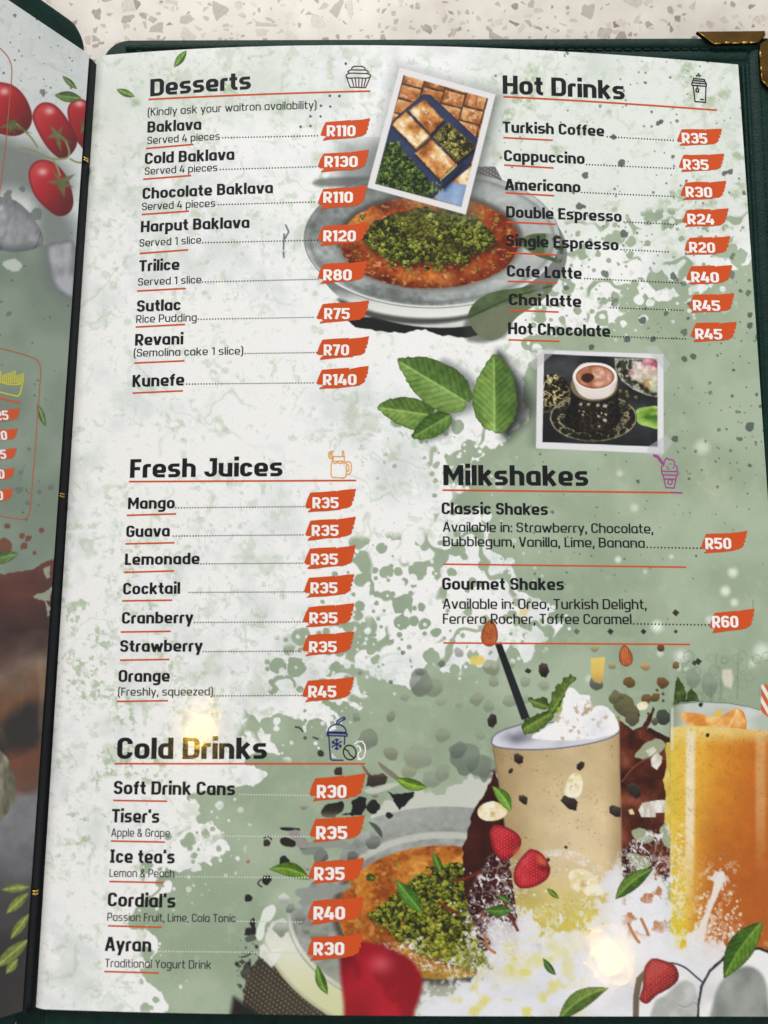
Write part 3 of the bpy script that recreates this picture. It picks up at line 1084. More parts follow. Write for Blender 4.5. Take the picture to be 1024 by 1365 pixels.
# metal plate
PLATE = ellipse(576, 318, 171, 93, 72)
def platecol(X, Y, d):
    c = metal(X, Y, 71, (100, 107, 106), (176, 181, 180))
    c = mixc(c, rgb((196, 200, 199)), sm(560, 740, X) * .7)
    c = mixc(c, rgb((78, 84, 84)), sm(330, 250, Y) * sm(560, 420, X) * .35)
    c = mixc(c, rgb((222, 226, 226)), sm(-5, -2.4, d) * sm(-.2, -1.6, d) * sm(320, 380, Y) * .9)
    c = mixc(c, rgb((70, 74, 74)), sm(-1.4, 0, d) * .7)
    c = mixc(c, rgb((84, 88, 86)), sm(-14, -8, d) * sm(-5, -8, d) * .35)
    return c
R.poly(PLATE, platecol, k_pl, 1.6)
FOOD = ellipse(573, 323, 119, 62, 72)
R.poly(ellipse(573, 322, 125, 67, 60), (66, 60, 54), k_pl, 9, False, .75)
R.poly(ellipse(573, 325, 126, 65, 40, 5, 175), (196, 200, 198), k_pl, 4, False, .3)
def foodcol(X, Y, d):
    c = kunafa(X, Y, 41)
    c = mixc(c, rgb((70, 20, 10)), sm(-16, 0, d) * .55 * sm(300, 350, Y))
    c = mixc(c, rgb((120, 40, 16)), sm(590, 690, X) * .45)
    c = mixc(c, rgb((216, 150, 84)), sm(25, 0, np.hypot(X - 594, (Y - 374) * 1.3)) * .45)
    c = mixc(c, rgb((205, 130, 60)), sm(520, 470, X) * sm(330, 280, Y) * .5)
    c = mixc(c, rgb((236, 186, 130)), sm(.66, .76, fbm(X, Y * 1.6, 7, 3, 47)) * .5)
    c = mixc(c, rgb((96, 34, 14)), sm(.60, .72, fbm(X, Y, 16, 4, 48)) * .55)
    return c
R.poly(FOOD, foodcol, k_pl, 2.0, False, 1, 1.5, 9, 4)
k_ps = k_pl
PILE = [(482, 318), (490, 304), (505, 292), (524, 284), (548, 278), (575, 277), (604, 281), (628, 288), (650, 303), (664, 322), (650, 332), (630, 340), (622, 352), (596, 352), (584, 360), (570, 352), (545, 354), (530, 348), (508, 340), (492, 330)]
def pilecol(X, Y, d):
    c = pistachio(X, Y, 6.0, 91)
    c = mixc(c, rgb((58, 52, 16)), sm(.52, .68, fbm(X, Y, 22, 3, 93)) * .45)
    return mixc(c, rgb((38, 34, 10)), sm(-7, 0, d) * .4)
R.poly([(p[0] + 2, p[1] + 4) for p in PILE], (46, 20, 8), k_pl, 8, True, .6)
R.poly(PILE, pilecol, k_ps, 1.5, True, 1, 6, 8, 12)
q = random.Random(4)
for i in range(90):
    a = q.uniform(0, 6.283); rr = q.uniform(.95, 1.32)
    x, y = 573 + 92 * rr * math.cos(a), 317 + 40 * rr * math.sin(a)
    if (x - 573) ** 2 / 116 ** 2 + (y - 323) ** 2 / 59 ** 2 < 1 and y > 280:
        R.blob(x, y, q.uniform(.8, 2.6), (q.randint(110, 160), q.randint(100, 136), q.randint(30, 60)), k_ps, 1, .9, .4, i)
for (x, y, r) in ((483, 289, 4), (540, 350, 6), (569, 358, 4), (524, 353, 4), (612, 345, 6), (622, 347, 5)):
    R.blob(x, y, r, lambda X, Y, d: pistachio(X, Y, 6, 96, hi=(180, 184, 90)), k_ps, 1, 1, .4, int(x))
# two bay leaves by the plate, breaking up into splatter
def darkleaf(outline, tip, base, seed, greyside=0.0):
    k = R.new('printed_leaf', 'dull dark green leaf printed beside the metal plate')
    P = spline(outline, 5)
    lo, hi = P.min(0) - 5, P.max(0) + 5
    w = R.win(lo[0], lo[1], hi[0], hi[1])
    X, Y = R.X[w], R.Y[w]
    d = sdist(X, Y, P)
    ln = sdist(X, Y, spline([tip, ((tip[0] + base[0]) / 2 - 2, (tip[1] + base[1]) / 2 - 4), base], 6, False), False)
    t = fbm(X, Y, 18, 4, seed)
    c = ramp(t, [(.2, (58, 74, 46)), (.5, (80, 98, 62)), (.8, (106, 122, 84))])
    e = np.array(base, float) - np.array(tip, float)
    side = (X - tip[0]) * e[1] - (Y - tip[1]) * e[0]
    c = mixc(c, rgb((116, 122, 102)), sm(-100, 100, -side) * greyside)
    c = mixc(c, rgb((48, 62, 38)), sm(2, .5, ln) * .7)
    a = sm(.7, -.7, d) * (1 - sm(.50, .56, fbm(X, Y, 12, 4, seed + 3)) * sm(base[0] - 34, base[0] - 8, X))
    R.paint(w, c, a, k)
R.poly(crop([(640, 640), (700, 655), (770, 640), (800, 610), (800, 580), (650, 560)], 390, 220, 2.767), (50, 54, 50), None, 8, True, .6)
darkleaf(crop([(648, 560), (665, 515), (710, 480), (770, 462), (850, 450), (930, 432), (958, 440), (950, 470), (900, 515), (830, 560), (790, 610), (760, 640), (715, 645), (670, 610)], 390, 220, 2.767), (624, 424), (736, 381), 22, .75)
darkleaf(crop([(836, 285), (870, 258), (930, 252), (985, 262), (1000, 300), (990, 360), (950, 352), (890, 330)], 390, 220, 2.767), (692, 322), (750, 332), 33, .2)

# ---- snapshot of baklava, white border
def quadmap(Xw, Yw, q4):
    """pixel -> unit square of a four-cornered print (bilinear, solved by iteration)"""
    q4 = np.array(q4, float)
    u = np.full(Xw.shape, .5)
    v = np.full(Xw.shape, .5)
    for _ in range(8):
        px = (1 - u) * (1 - v) * q4[0, 0] + u * (1 - v) * q4[1, 0] + u * v * q4[2, 0] + (1 - u) * v * q4[3, 0]
        py = (1 - u) * (1 - v) * q4[0, 1] + u * (1 - v) * q4[1, 1] + u * v * q4[2, 1] + (1 - u) * v * q4[3, 1]
        pu = (q4[1] - q4[0])[:, None, None] * (1 - v) + (q4[2] - q4[3])[:, None, None] * v
        pv = (q4[3] - q4[0])[:, None, None] * (1 - u) + (q4[2] - q4[1])[:, None, None] * u
        rx, ry = Xw - px, Yw - py
        det = pu[0] * pv[1] - pu[1] * pv[0]
        u = u + (rx * pv[1] - ry * pv[0]) / det
        v = v + (pu[0] * ry - pu[1] * rx) / det
    return u, v
BK = [(532.7, 89.8), (660.7, 125.9), (621, 286), (489.8, 250)]
BKI = [(538, 100.1), (650.9, 131.2), (615.2, 275.9), (500.1, 245)]
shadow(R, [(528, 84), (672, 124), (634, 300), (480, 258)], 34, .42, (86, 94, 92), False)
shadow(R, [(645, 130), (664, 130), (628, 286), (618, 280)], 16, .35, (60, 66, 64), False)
k_bk = R.new('printed_photo', 'white bordered snapshot of baklava squares on a navy tray')
R.poly(BK, (224, 223, 226), k_bk, 1.2)
BC = lambda pts: crop(pts, 480, 80, 5.12)
w = R.win(498, 98, 653, 278)
x, y = R.X[w], R.Y[w]
inside = sm(.6, -.6, sdist(x, y, np.array(BKI)))
cx, cy = (x - 480) * 5.12, (y - 80) * 5.12
def pastry(seed, hot, hi_x, hi_y):
    n = fbm(cx, cy, 90, 5, seed, .6)
    t = n * 1.5 - .28 + .22 * (fbm(cx, cy, 22, 4, seed + 9) - .5) + .3 * np.exp(-((cx - hi_x) ** 2 + (cy - hi_y) ** 2) / (2 * 60 ** 2))
    return ramp(t, [(.1, (120, 66, 26)), (.32, (176, 106, 50)), (.55, (210, 150, 86)), (.78, (232, 200, 150)), (.95, (246, 236, 214))])
img = np.broadcast_to(rgb((22, 26, 40)), x.shape + (3,)) * 1.0
# rows of pastry behind the tray
ang = R_(16)
ru = cx * math.cos(ang) + cy * math.sin(ang)
rv = -cx * math.sin(ang) * .9 + cy * math.cos(ang)
iu, iv = np.floor((ru - 20) / 148), np.floor((rv - 26 + 20 * np.floor((ru - 20) / 148)) / 100)
fu, fv = ((ru - 20) / 148) % 1, ((rv - 26 + 20 * iu) / 100) % 1
ed = np.minimum(np.minimum(fu, 1 - fu) * 148, np.minimum(fv, 1 - fv) * 100)
cellr = hash2(iu, iv, 5)
nb = fbm(cx + 300 * cellr, cy, 60, 4, 21, .6)
bgp = ramp(nb + .12 * (cellr - .5) - .35 * (fv - .35), [(.1, (110, 62, 30)), (.4, (178, 108, 56)), (.6, (206, 150, 96)), (.85, (230, 198, 158))])
img = mixc(np.broadcast_to(rgb((66, 44, 30)), x.shape + (3,)), bgp, sm(1, 10, ed + 8 * (fbm(cx, cy, 30, 3, 77) - .5)))
img = mixc(img, rgb((240, 214, 182)), sm(.58, .70, fbm(cx, cy, 28, 4, 78)) * .55 * sm(6, 20, ed))
def lay(pts, col, soft=5, warp=0):
    global img
    d = sdist(cx, cy, np.array(pts, float))
    if warp:
        d = d + (fbm(cx, cy, 24, 3, 61) - .5) * warp
    a = sm(soft, -soft, d)
    img = mixc(img, col(d) if callable(col) else (col if isinstance(col, np.ndarray) and col.ndim == 3 else rgb(col)), a)
navy = lambda d: mixc(np.broadcast_to(rgb((34, 42, 72)), cx.shape + (3,)), rgb((58, 70, 108)), fbm(cx, cy, 120, 3, 8) * .9) * (1 - .35 * sm(-14, 0, d))[..., None]
lay([(620, 825), (760, 860), (720, 1010), (500, 945)], lambda d: mixc(np.broadcast_to(rgb((110, 136, 178)), cx.shape + (3,)), rgb((160, 184, 214)), fbm(cx, cy, 60, 4, 3)))
lay([(760, 725), (735, 855), (630, 830), (650, 800)], pastry(31, 1, 690, 790), 6, 12)
lay([(432, 232), (482, 238), (810, 545), (780, 650), (740, 740), (600, 850), (488, 945), (80, 850), (180, 520), (225, 410)], navy, 5)
lay([(560, 870), (700, 705), (720, 720), (580, 890)], (22, 26, 46), 26)
# crumbs
crumb = pistachio(cx, cy, 24, 33, (34, 52, 16), (74, 100, 34), (132, 158, 72))
lay([(190, 545), (262, 560), (330, 660), (420, 760), (505, 850), (485, 935), (90, 850), (130, 700)], crumb, 14, 60)
for i in range(26):
    a, b = rs.uniform(480, 560), rs.uniform(830, 900)
    lay([(a - 5, b - 4), (a + 4, b - 6), (a + 6, b + 5), (a - 3, b + 6)], (120, 140, 70), 4)
def piece(pts, seed, hx, hy):
    P = np.array(pts, float)
    lay([(p[0] + 8, p[1] + 18) for p in pts], (14, 16, 26), 16)
    lay(pts, lambda d: mixc(pastry(seed, 1, hx, hy), rgb((96, 52, 22)), sm(-14, 2, d) * .5), 5, 10)
piece([(440, 268), (572, 408), (480, 508), (330, 342)], 41, 440, 330)
piece([(312, 350), (478, 520), (380, 608), (218, 440)], 42, 300, 420)
piece([(600, 422), (792, 592), (660, 698), (498, 525)], 43, 0, 0)
lay([(600, 424), (788, 590), (660, 694), (502, 525)], lambda d: mixc(pistachio(cx, cy, 26, 51, (58, 54, 20), (128, 122, 56), (186, 180, 110)), rgb((60, 54, 22)), sm(-12, 0, d) * .5), 5, 14)
piece([(490, 540), (658, 708), (545, 818), (372, 636)], 44, 590, 690)
# pale pastry layers on the cut sides
lay([(545, 818), (658, 708), (664, 724), (548, 826)], lambda d: ramp(fbm(cx * 2, cy * 2, 20, 3, 5), [(.3, (140, 136, 60)), (.7, (214, 204, 150))]), 4)
lay([(378, 606), (478, 520), (484, 532), (384, 618)], (120, 84, 44), 5)
# wet highlights
for (a, b, r1, ang2, sd) in ((450, 350, 26, .9, 1), (420, 325, 16, .3, 2), (350, 400, 24, 1.0, 3), (385, 520, 18, .6, 4), (500, 660, 24, .4, 5), (590, 700, 34, .8, 6), (560, 610, 14, .9, 7), (480, 430, 14, 1, 8), (290, 440, 18, .8, 9), (640, 275, 14, .3, 10), (780, 350, 16, .3, 11), (700, 215, 14, .2, 12), (760, 460, 14, .2, 13)):
    dx, dy = cx - a, cy - b
    uu = dx * math.cos(ang2) + dy * math.sin(ang2)
    vv = -dx * math.sin(ang2) + dy * math.cos(ang2)
    g = np.exp(-(uu / (r1 * 1.2)) ** 2 - (vv / (r1 * .5)) ** 2) * sm(.35, .6, fbm(cx, cy, 14, 3, 70 + sd))
    img = mixc(img, rgb((252, 244, 230)), g * .8)
R.paint(w, img, inside, k_bk)

# ---- mint leaves
ML = lambda pts: crop(pts, 490, 460, 4.452)
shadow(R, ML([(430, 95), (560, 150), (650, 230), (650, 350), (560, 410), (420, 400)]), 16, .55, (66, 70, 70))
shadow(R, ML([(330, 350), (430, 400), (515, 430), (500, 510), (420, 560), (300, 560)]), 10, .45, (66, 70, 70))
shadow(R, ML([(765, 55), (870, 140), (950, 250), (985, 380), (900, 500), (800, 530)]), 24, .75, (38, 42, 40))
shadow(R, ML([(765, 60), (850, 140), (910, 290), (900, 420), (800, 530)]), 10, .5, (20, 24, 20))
leaf(R, ML([(60, 370)])[0], ML([(400, 420)])[0], 46, (78, 108, 44), (138, 170, 84), outline=ML([(60, 370), (120, 325), (200, 308), (290, 320), (360, 350), (400, 390), (330, 440), (280, 500), (200, 480), (120, 430)]), nv=9, seed=1)
leaf(R, ML([(265, 550)])[0], ML([(500, 410)])[0], 40, (62, 94, 36), (116, 150, 68), outline=ML([(265, 550), (282, 500), (330, 440), (400, 400), (470, 400), (500, 430), (480, 490), (420, 540), (340, 560)]), nv=8, seed=2)
leaf(R, ML([(175, 90)])[0], ML([(600, 345)])[0], 62, (84, 116, 50), (146, 178, 98), outline=ML([(175, 90), (230, 72), (330, 70), (430, 100), (530, 150), (590, 210), (622, 290), (610, 335), (583, 340), (588, 365), (560, 395), (490, 402), (410, 385), (330, 330), (270, 270), (220, 190)]), nv=11, seed=3)
leaf(R, ML([(750, 55)])[0], ML([(755, 520)])[0], 60, (82, 114, 48), (140, 172, 88), outline=ML([(750, 55), (810, 95), (860, 170), (885, 290), (885, 390), (850, 470), (790, 525), (740, 510), (690, 490), (640, 420), (622, 340), (640, 230), (690, 130)]), nv=12, seed=4)

# ---- snapshot of the coffee cup, white border and grey tape
CC = lambda pts: crop(pts, 700, 455, 5.12)
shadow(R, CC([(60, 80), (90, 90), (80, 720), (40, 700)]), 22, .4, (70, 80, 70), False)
k_cf = R.new('printed_photo', 'white bordered snapshot of coffee in an ornate dark cup')
R.poly(CC([(85, 57), (945, 87), (946, 766), (75, 730)]), (222, 222, 226), k_cf, 1.2)
w = R.win(722, 469, 880, 598)
x, y = R.X[w], R.Y[w]
inside = sm(.6, -.6, sdist(x, y, np.array(CC([(130, 85), (905, 118), (905, 720), (118, 688)]))))
cx, cy = (x - 700) * 5.12, (y - 455) * 5.12
img = ramp(fbm(cx, cy, 160, 4, 5), [(.3, (26, 28, 30)), (.6, (46, 48, 50)), (.8, (66, 68, 70))])
img = mixc(img, rgb((20, 20, 22)), sm(500, 700, cy) * .5)
fil = 1 - np.abs(fbm(cx, cy, 36, 3, 15) - .5) * 2          # filigree of the metalwork
fil2 = np.abs(np.sin(cx / 13 + 3 * fbm(cx, cy, 50, 2, 9)) * np.sin(cy / 12 + 3 * fbm(cx, cy, 50, 2, 10)))
def filigree(d, gold=(140, 128, 90), dark=(26, 22, 18), thr=.9, amt=.9):
    return mixc(np.broadcast_to(rgb(dark), cx.shape + (3,)), rgb(gold), sm(thr, thr + .06, fil) * amt + .25 * sm(.5, .8, fil2) * amt)
# round lidded pot on the left
lay(ellipse(190, 350, 118, 128, 40), lambda d: filigree(d, (176, 164, 118), (30, 24, 16), .88, 1) * (1 - .6 * sm(230, 330, cx) - .5 * sm(380, 480, cy))[..., None], 4)
lay([(118, 478), (160, 470), (250, 425), (300, 375), (306, 384), (255, 440), (160, 486), (118, 492)], (74, 70, 52), 5)
# pierced silver dish with sweets, upper right
lay([(612, 115), (910, 118), (910, 382), (830, 368), (740, 330), (660, 270), (615, 190)], lambda d: mixc(filigree(d, (172, 170, 150), (56, 56, 46), .84, .9), rgb((190, 188, 170)), sm(-16, -4, d) * .7), 5)
for t in np.linspace(0, 1, 7):
    a, b = 640 + 240 * t, 165 + 190 * t ** .8
    lay(ellipse(a, b, 16, 20, 14, 0, 360, 40), (34, 34, 28), 7)
for (a, b, r1, c) in ((840, 160, 52, (224, 160, 170)), (770, 170, 38, (236, 220, 220)), (880, 165, 30, (206, 90, 120)), (760, 225, 46, (230, 224, 214)), (850, 215, 60, (238, 210, 196)), (800, 250, 42, (222, 214, 190)), (840, 285, 36, (196, 150, 96)), (885, 270, 46, (220, 220, 190)), (730, 215, 22, (232, 170, 184)), (880, 320, 36, (200, 206, 170))):
    lay(ellipse(a, b, r1, r1 * .85, 16), lambda d, c=c: mixc(np.broadcast_to(rgb(c), cx.shape + (3,)), rgb(c) * .8, sm(.3, .7, fbm(cx, cy, 26, 3, int(a)))), 14)
# tulip
lay(spline([(750, 500), (770, 462), (830, 448), (915, 452), (915, 590), (840, 582), (775, 560)]), lambda d: ramp(fbm(cx, cy * 1.8, 60, 3, 4) + .25 * sm(-40, 0, d) - .4 * np.exp(-((cy - 515) / 14) ** 2) * sm(800, 850, cx), [(.1, (70, 110, 34)), (.5, (128, 170, 66)), (.9, (176, 206, 116))]), 5)
# saucer
SA = ellipse(466, 520, 298, 166, 60)
lay(SA, lambda d: mixc(filigree(d, (146, 138, 104), (34, 32, 26), .87, .9), rgb((164, 156, 120)), sm(-15, -6, d) * sm(0, -5, d) * .85) * (1 - .4 * sm(250, 420, cx) * sm(700, 450, cx))[..., None], 4, 0)
for t in np.linspace(-15, 195, 12):
    a, b = 466 + 268 * math.cos(R_(t)), 520 + 140 * math.sin(R_(t))
    lay(ellipse(a, b, 26, 17, 16, 0, 360, t + 90), (26, 26, 24), 6)
lay(ellipse(470, 500, 190, 110, 40), (18, 16, 14), 40)
# handle, beads
lay([(640, 330), (700, 370), (720, 410), (690, 450), (640, 470), (632, 455), (680, 430), (690, 400), (650, 370)], (40, 36, 28), 5)
for (a, b) in ((650, 338), (694, 345), (757, 382), (700, 372)):
    lay(ellipse(a, b, 13, 13, 14), lambda d: mixc(np.broadcast_to(rgb((96, 86, 52)), cx.shape + (3,)), rgb((196, 184, 138)), sm(8, -4, np.hypot(cx - a + 4, cy - b + 4))), 4)
# metal holder
lay(spline([(312, 270), (318, 330), (306, 420), (270, 530), (300, 590), (400, 620), (540, 610), (630, 570), (650, 500), (636, 400), (632, 300), (560, 380), (400, 385)]), lambda d: filigree(d, (92, 80, 56), (28, 22, 16), .93, .7) * (1 - .45 * sm(440, 300, cx) - .4 * sm(540, 640, cx))[..., None], 4)
for (a, b, r1, sd) in ((380, 430, 16, 1), (430, 430, 14, 2), (495, 436, 18, 3), (548, 440, 22, 4), (366, 476, 9, 5), (400, 480, 10, 6), (522, 490, 9, 7), (552, 496, 11, 8), (500, 512, 10, 9), (545, 540, 20, 10), (395, 500, 9, 11), (505, 580, 12, 12)):
    g = sm(r1, r1 * .3, np.hypot((cx - a), (cy - b) * 1.2) + 14 * (fbm(cx, cy, 12, 2, sd) - .5))
    img = mixc(img, rgb((206, 204, 196)), g * .8)
lay(ellipse(472, 300, 166, 112, 50), lambda d: mixc(np.broadcast_to(rgb((120, 108, 76)), cx.shape + (3,)), rgb((50, 44, 30)), sm(-8, -2, d)), 3)
# white cup
lay(spline([(328, 226), (340, 300), (370, 356), (420, 388), (480, 396), (550, 384), (600, 350), (622, 300), (628, 240), (560, 160), (400, 150)]), lambda d: ramp(.9 - .5 * sm(560, 640, cx) - .25 * sm(390, 330, cx) - .25 * sm(360, 400, cy), [(0, (150, 138, 130)), (.5, (206, 196, 190)), (1, (228, 220, 214))]), 3)
lay(ellipse(478, 238, 150, 92, 48), (238, 232, 228), 3)
lay(ellipse(478, 243, 132, 80, 48), lambda d: mixc(ramp(fbm(cx, cy, 50, 4, 19), [(.25, (150, 92, 62)), (.5, (184, 124, 92)), (.75, (212, 160, 130))]), rgb((120, 66, 42)), sm(-18, 0, d) * .7), 3)
lay(ellipse(520, 236, 66, 40, 30, 0, 360, 20), lambda d: ramp(fbm(cx, cy, 24, 3, 29), [(.3, (190, 132, 112)), (.7, (226, 186, 170))]), 20, 20)
lay(spline([(384, 250), (400, 224), (440, 218), (470, 236), (462, 262), (430, 284), (396, 272)]), (60, 30, 22), 5)
lay(ellipse(500, 290, 26, 14, 16), (222, 180, 160), 14, 16)
R.paint(w, img, inside, k_cf)
for pts in ([(25, 150), (150, 40), (215, 60), (70, 195)], [(820, 40), (900, 25), (990, 150), (960, 215)], [(840, 720), (960, 640), (1010, 690), (930, 790), (830, 770)]):
    R.poly(CC(pts), (188, 188, 192), k_cf, 1.2, False, .55, thr=2)

# little leaves near the heading
leaf(R, (249, 67), (232, 90), 11, (70, 110, 36), (130, 172, 80), nv=5, seed=11)
leaf(R, (180, 129), (155, 119), 10, (76, 108, 50), (138, 170, 96), nv=5, seed=12)

# ------------------------------------------------------------------ printed pictures, lower half
fade = sdist(X, Y, np.array([(508, 1070), (500, 1100), (462, 1130), (430, 1165), (395, 1205), (352, 1240), (330, 1275), (330, 1290), (320, 1340), (320, 1400), (760, 1400), (760, 1040), (690, 1020), (610, 1046), (545, 1058)], float))
fade = sm(2, -2, fade + (fbm(X, Y, 16, 3, 601) - .5) * 34)
def faded(w, a):
    return a * fade[w]
k_lp = R.new('printed_dessert_plate', 'pale dish of orange pastry and green crumbs behind the milkshake')
w = R.win(300, 1000, 700, 1365)
x, y = R.X[w], R.Y[w]
# dotted cloth
for pts, ang, sd in (([(505, 1100), (540, 1072), (585, 1052), (640, 1030), (690, 1010), (700, 1110)], .5, 3), ([(300, 1365), (318, 1322), (338, 1288), (352, 1270), (450, 1365)], .7, 4)):
    d = sdist(x, y, np.array(pts, float)) + (fbm(x, y, 14, 3, sd) - .5) * 14
    c = dotcloth(x, y, 5.6, .24, ang, (82, 78, 66) if sd == 3 else (52, 46, 38), (150, 152, 132) if sd == 3 else (128, 116, 92), sd)
    R.paint(w, c, faded(w, sm(1, -1, d)), k_lp)
R.paint(w, np.broadcast_to(rgb((30, 28, 26)), x.shape + (3,)), sm(6, -4, sdist(x, y, np.array([(306, 1365), (312, 1330), (330, 1342), (360, 1365)], float))), k_lp)
dish = sdist(x, y, ellipse(600, 1210, 258, 185, 72))
dc = ramp(sm(1190, 1350, y) + .15 * (fbm(x, y, 40, 3, 9) - .5), [(0, (196, 200, 190)), (.4, (222, 224, 212)), (1, (206, 208, 164))])
dc = mixc(dc, rgb((150, 152, 130)), sm(-7, 0, dish) * .6)
R.paint(w, dc, faded(w, sm(1, -1, dish)), k_lp)
rim = sdist(x, y, ellipse(595, 1215, 214, 140, 72))
rc = metal(x, y, 81, (120, 126, 120), (176, 180, 176))
rc = mixc(rc, rgb((226, 228, 214)), sm(-9, -5, rim) * sm(0, -3, rim) * .85 * sm(1180, 1260, y))
rc = mixc(rc, rgb((170, 174, 172)), sm(1130, 1085, y) * .55)
rc = mixc(rc, rgb((176, 180, 150)), sm(1250, 1330, y) * .5)
R.paint(w, rc, faded(w, sm(1, -1, rim)), k_lp)
R.paint(w, np.broadcast_to(rgb((60, 52, 44)), x.shape + (3,)), faded(w, sm(7, -4, np.abs(sdist(x, y, ellipse(590, 1216, 143, 92, 60))) - 3) * .8) * sm(1120, 1200, y))
R.paint(w, np.broadcast_to(rgb((196, 198, 190)), x.shape + (3,)), sm(3, 0, np.abs(sdist(x, y, ellipse(592, 1214, 152, 101, 60))) - 3) * .8 * sm(1190, 1130, y))
food = sdist(x, y, ellipse(590, 1216, 139, 89, 60))
fc = kunafa(x, y, 141, (134, 62, 16), (184, 108, 34), (206, 142, 58))
fc = mixc(fc, rgb((150, 130, 40)), sm(1240, 1300, y) * .6)
fc = mixc(fc, rgb((226, 170, 92)), sm(.60, .74, fbm(x, y * 1.4, 9, 4, 147)) * .5)
fc = mixc(fc, rgb((122, 56, 16)), sm(.58, .72, fbm(x, y, 18, 4, 148)) * .5)
R.paint(w, fc, sm(1, -1, food), k_lp)
PL2 = [(490, 1218), (505, 1210), (520, 1200), (530, 1185), (545, 1175), (560, 1165), (580, 1160), (604, 1152), (620, 1155), (650, 1160), (700, 1200), (720, 1260), (690, 1300), (620, 1290), (570, 1275), (530, 1250), (505, 1232)]
R.poly([(p[0] - 1, p[1] + 3) for p in PL2], (70, 40, 10), k_lp, 8, True, .5)
R.poly(PL2, lambda X, Y, d: mixc(pistachio(X, Y, 7.2, 191, (52, 56, 10), (120, 126, 30), (176, 180, 66)), rgb((180, 176, 60)), sm(1240, 1290, Y) * .45), k_lp, 2, True, 1, 9, 11, 15)
for i in range(50):
    x, y = q.uniform(478, 640), q.uniform(1150, 1260)
    R.blob(x, y, q.uniform(1, 3), (q.randint(110, 160), q.randint(112, 150), q.randint(26, 50)), k_lp, 1, .9, .4, i)
R.blob(493, 1169, 6, lambda X, Y, d: pistachio(X, Y, 6, 196), k_lp, 1, 1, .3, 3)

# scattered black, brown and grey drops beside the cold drinks
k_dr = R.new('printed_splatter', 'dark splatter drops printed beside the cold drink prices')
BL = [(451, 1028, 6, (58, 44, 36)), (498, 1076, 9.5, (28, 28, 28)), (519, 1087, 4.5, (30, 30, 30)), (379, 1148, 6.8, (28, 28, 28)), (356, 1123.5, 5, (56, 42, 42)), (356, 1173, 6.2, (28, 28, 28)), (331.5, 1197, 5.3, (30, 30, 30)),
      (404, 1125, 8, (110, 106, 104)), (498, 1124, 9.5, (120, 126, 122)), (428, 1142, 10, (104, 110, 104)), (470, 1142, 7, (104, 108, 104)), (378, 1198, 7.5, (206, 210, 204)), (387, 1211, 6, (142, 150, 140)), (401, 1223, 8, (136, 146, 134)),
      (331, 1148, 2.6, (182, 130, 96)), (333, 1100, 2.4, (212, 224, 220)), (408, 1240, 5, (140, 150, 136)), (425, 1246, 11, (146, 152, 140)), (375, 1238, 10, (170, 180, 166)), (427.5, 1004, 4.5, (62, 48, 42)), (405, 1075, 5, (166, 164, 152)),
      (410, 1158, 3, (160, 160, 146)), (500, 1060, 4, (150, 150, 140)), (330, 1290, 6, (60, 64, 56)), (327, 1297, 7, (76, 78, 70)), (316, 1285, 3, (50, 52, 48)), (342, 1262, 3, (70, 70, 64)), (332, 1284, 3, (48, 50, 46))]
for (x, y, r, c) in BL:
    drop(x, y, r, c, .95)
R.poly([(430, 1078), (436, 1072), (448, 1070), (456, 1068), (459, 1074), (456, 1082), (448, 1087), (446, 1090), (432, 1089), (428, 1084)], lambda X, Y, d: ramp((Y - 1068) / 22, [(0, (24, 24, 22)), (.6, (50, 44, 36)), (1, (120, 108, 96))]), k_dr, 1, True)
R.poly([(470, 1066), (480, 1061), (488, 1064), (488, 1076), (482, 1086), (470, 1087), (456, 1086), (468, 1082)], (28, 28, 26), k_dr, 1, False, 1, 1.5, 5)
R.poly([(374, 1103), (398, 1104), (397, 1108), (378, 1107)], (30, 30, 28), k_dr, 1, True)
R.poly([(384, 1108), (397, 1107), (402, 1116), (412, 1124), (410, 1130), (398, 1130), (392, 1121)], (150, 144, 140), k_dr, 1, True, 1, 2, 5)
R.poly([(374, 1118), (382, 1116), (394, 1122), (392, 1129), (380, 1128), (374, 1124)], (38, 34, 30), k_dr, 1, True)
R.poly([(332, 1228), (340, 1220), (342, 1246), (326, 1246), (328, 1236), (334, 1236)], (36, 36, 34), k_dr, 1, False, 1, 2, 5)
R.poly([(327, 1250), (338, 1246), (342, 1252), (330, 1256)], (90, 94, 86), k_dr, 1, True)
R.poly([(341, 1246), (347, 1226), (352, 1212), (364, 1206), (368, 1214), (362, 1226), (354, 1232), (352, 1248), (346, 1254)], (226, 230, 224), k_dr, 2, True, .95)
R.poly([(346, 1275), (346, 1262), (352, 1258), (360, 1268), (378, 1262), (372, 1276), (362, 1290)], (226, 230, 222), k_dr, 2, False, .9, 2, 6)
R.poly([(486, 1022), (496, 1034), (510, 1030), (517, 1036), (514, 1046), (502, 1050), (488, 1048), (490, 1034), (480, 1018)], lambda X, Y, d: ramp((Y - 1018) / 30, [(0, (150, 104, 78)), (.4, (120, 88, 66)), (.6, (58, 48, 40)), (1, (40, 36, 32))]), k_dr, 1.5, False, .95, 1.5, 6)
R.poly([(504, 1016), (512, 1020), (532, 1036), (528, 1040), (510, 1026)], (120, 112, 96), k_dr, 1.5, True, .85)
R.poly([(486, 1053), (520, 1044), (532, 1046), (500, 1058)], (200, 202, 192), k_dr, 2, True, .8)
R.poly([(516, 1054), (524, 1058), (552, 1056), (551, 1062), (540, 1074), (532, 1080), (528, 1072), (520, 1064), (524, 1066)], (26, 26, 26), k_dr, 1, False, 1, 1.5, 6)
R.poly([(492, 1096), (500, 1098), (508, 1106), (510, 1116), (506, 1114), (498, 1104)], (58, 62, 60), k_dr, 1, True, .8)
R.poly([(404, 1124), (420, 1122), (452, 1120), (470, 1126), (490, 1138), (470, 1134), (450, 1130), (420, 1132)], (138, 142, 138), k_dr, 2, True, .7)
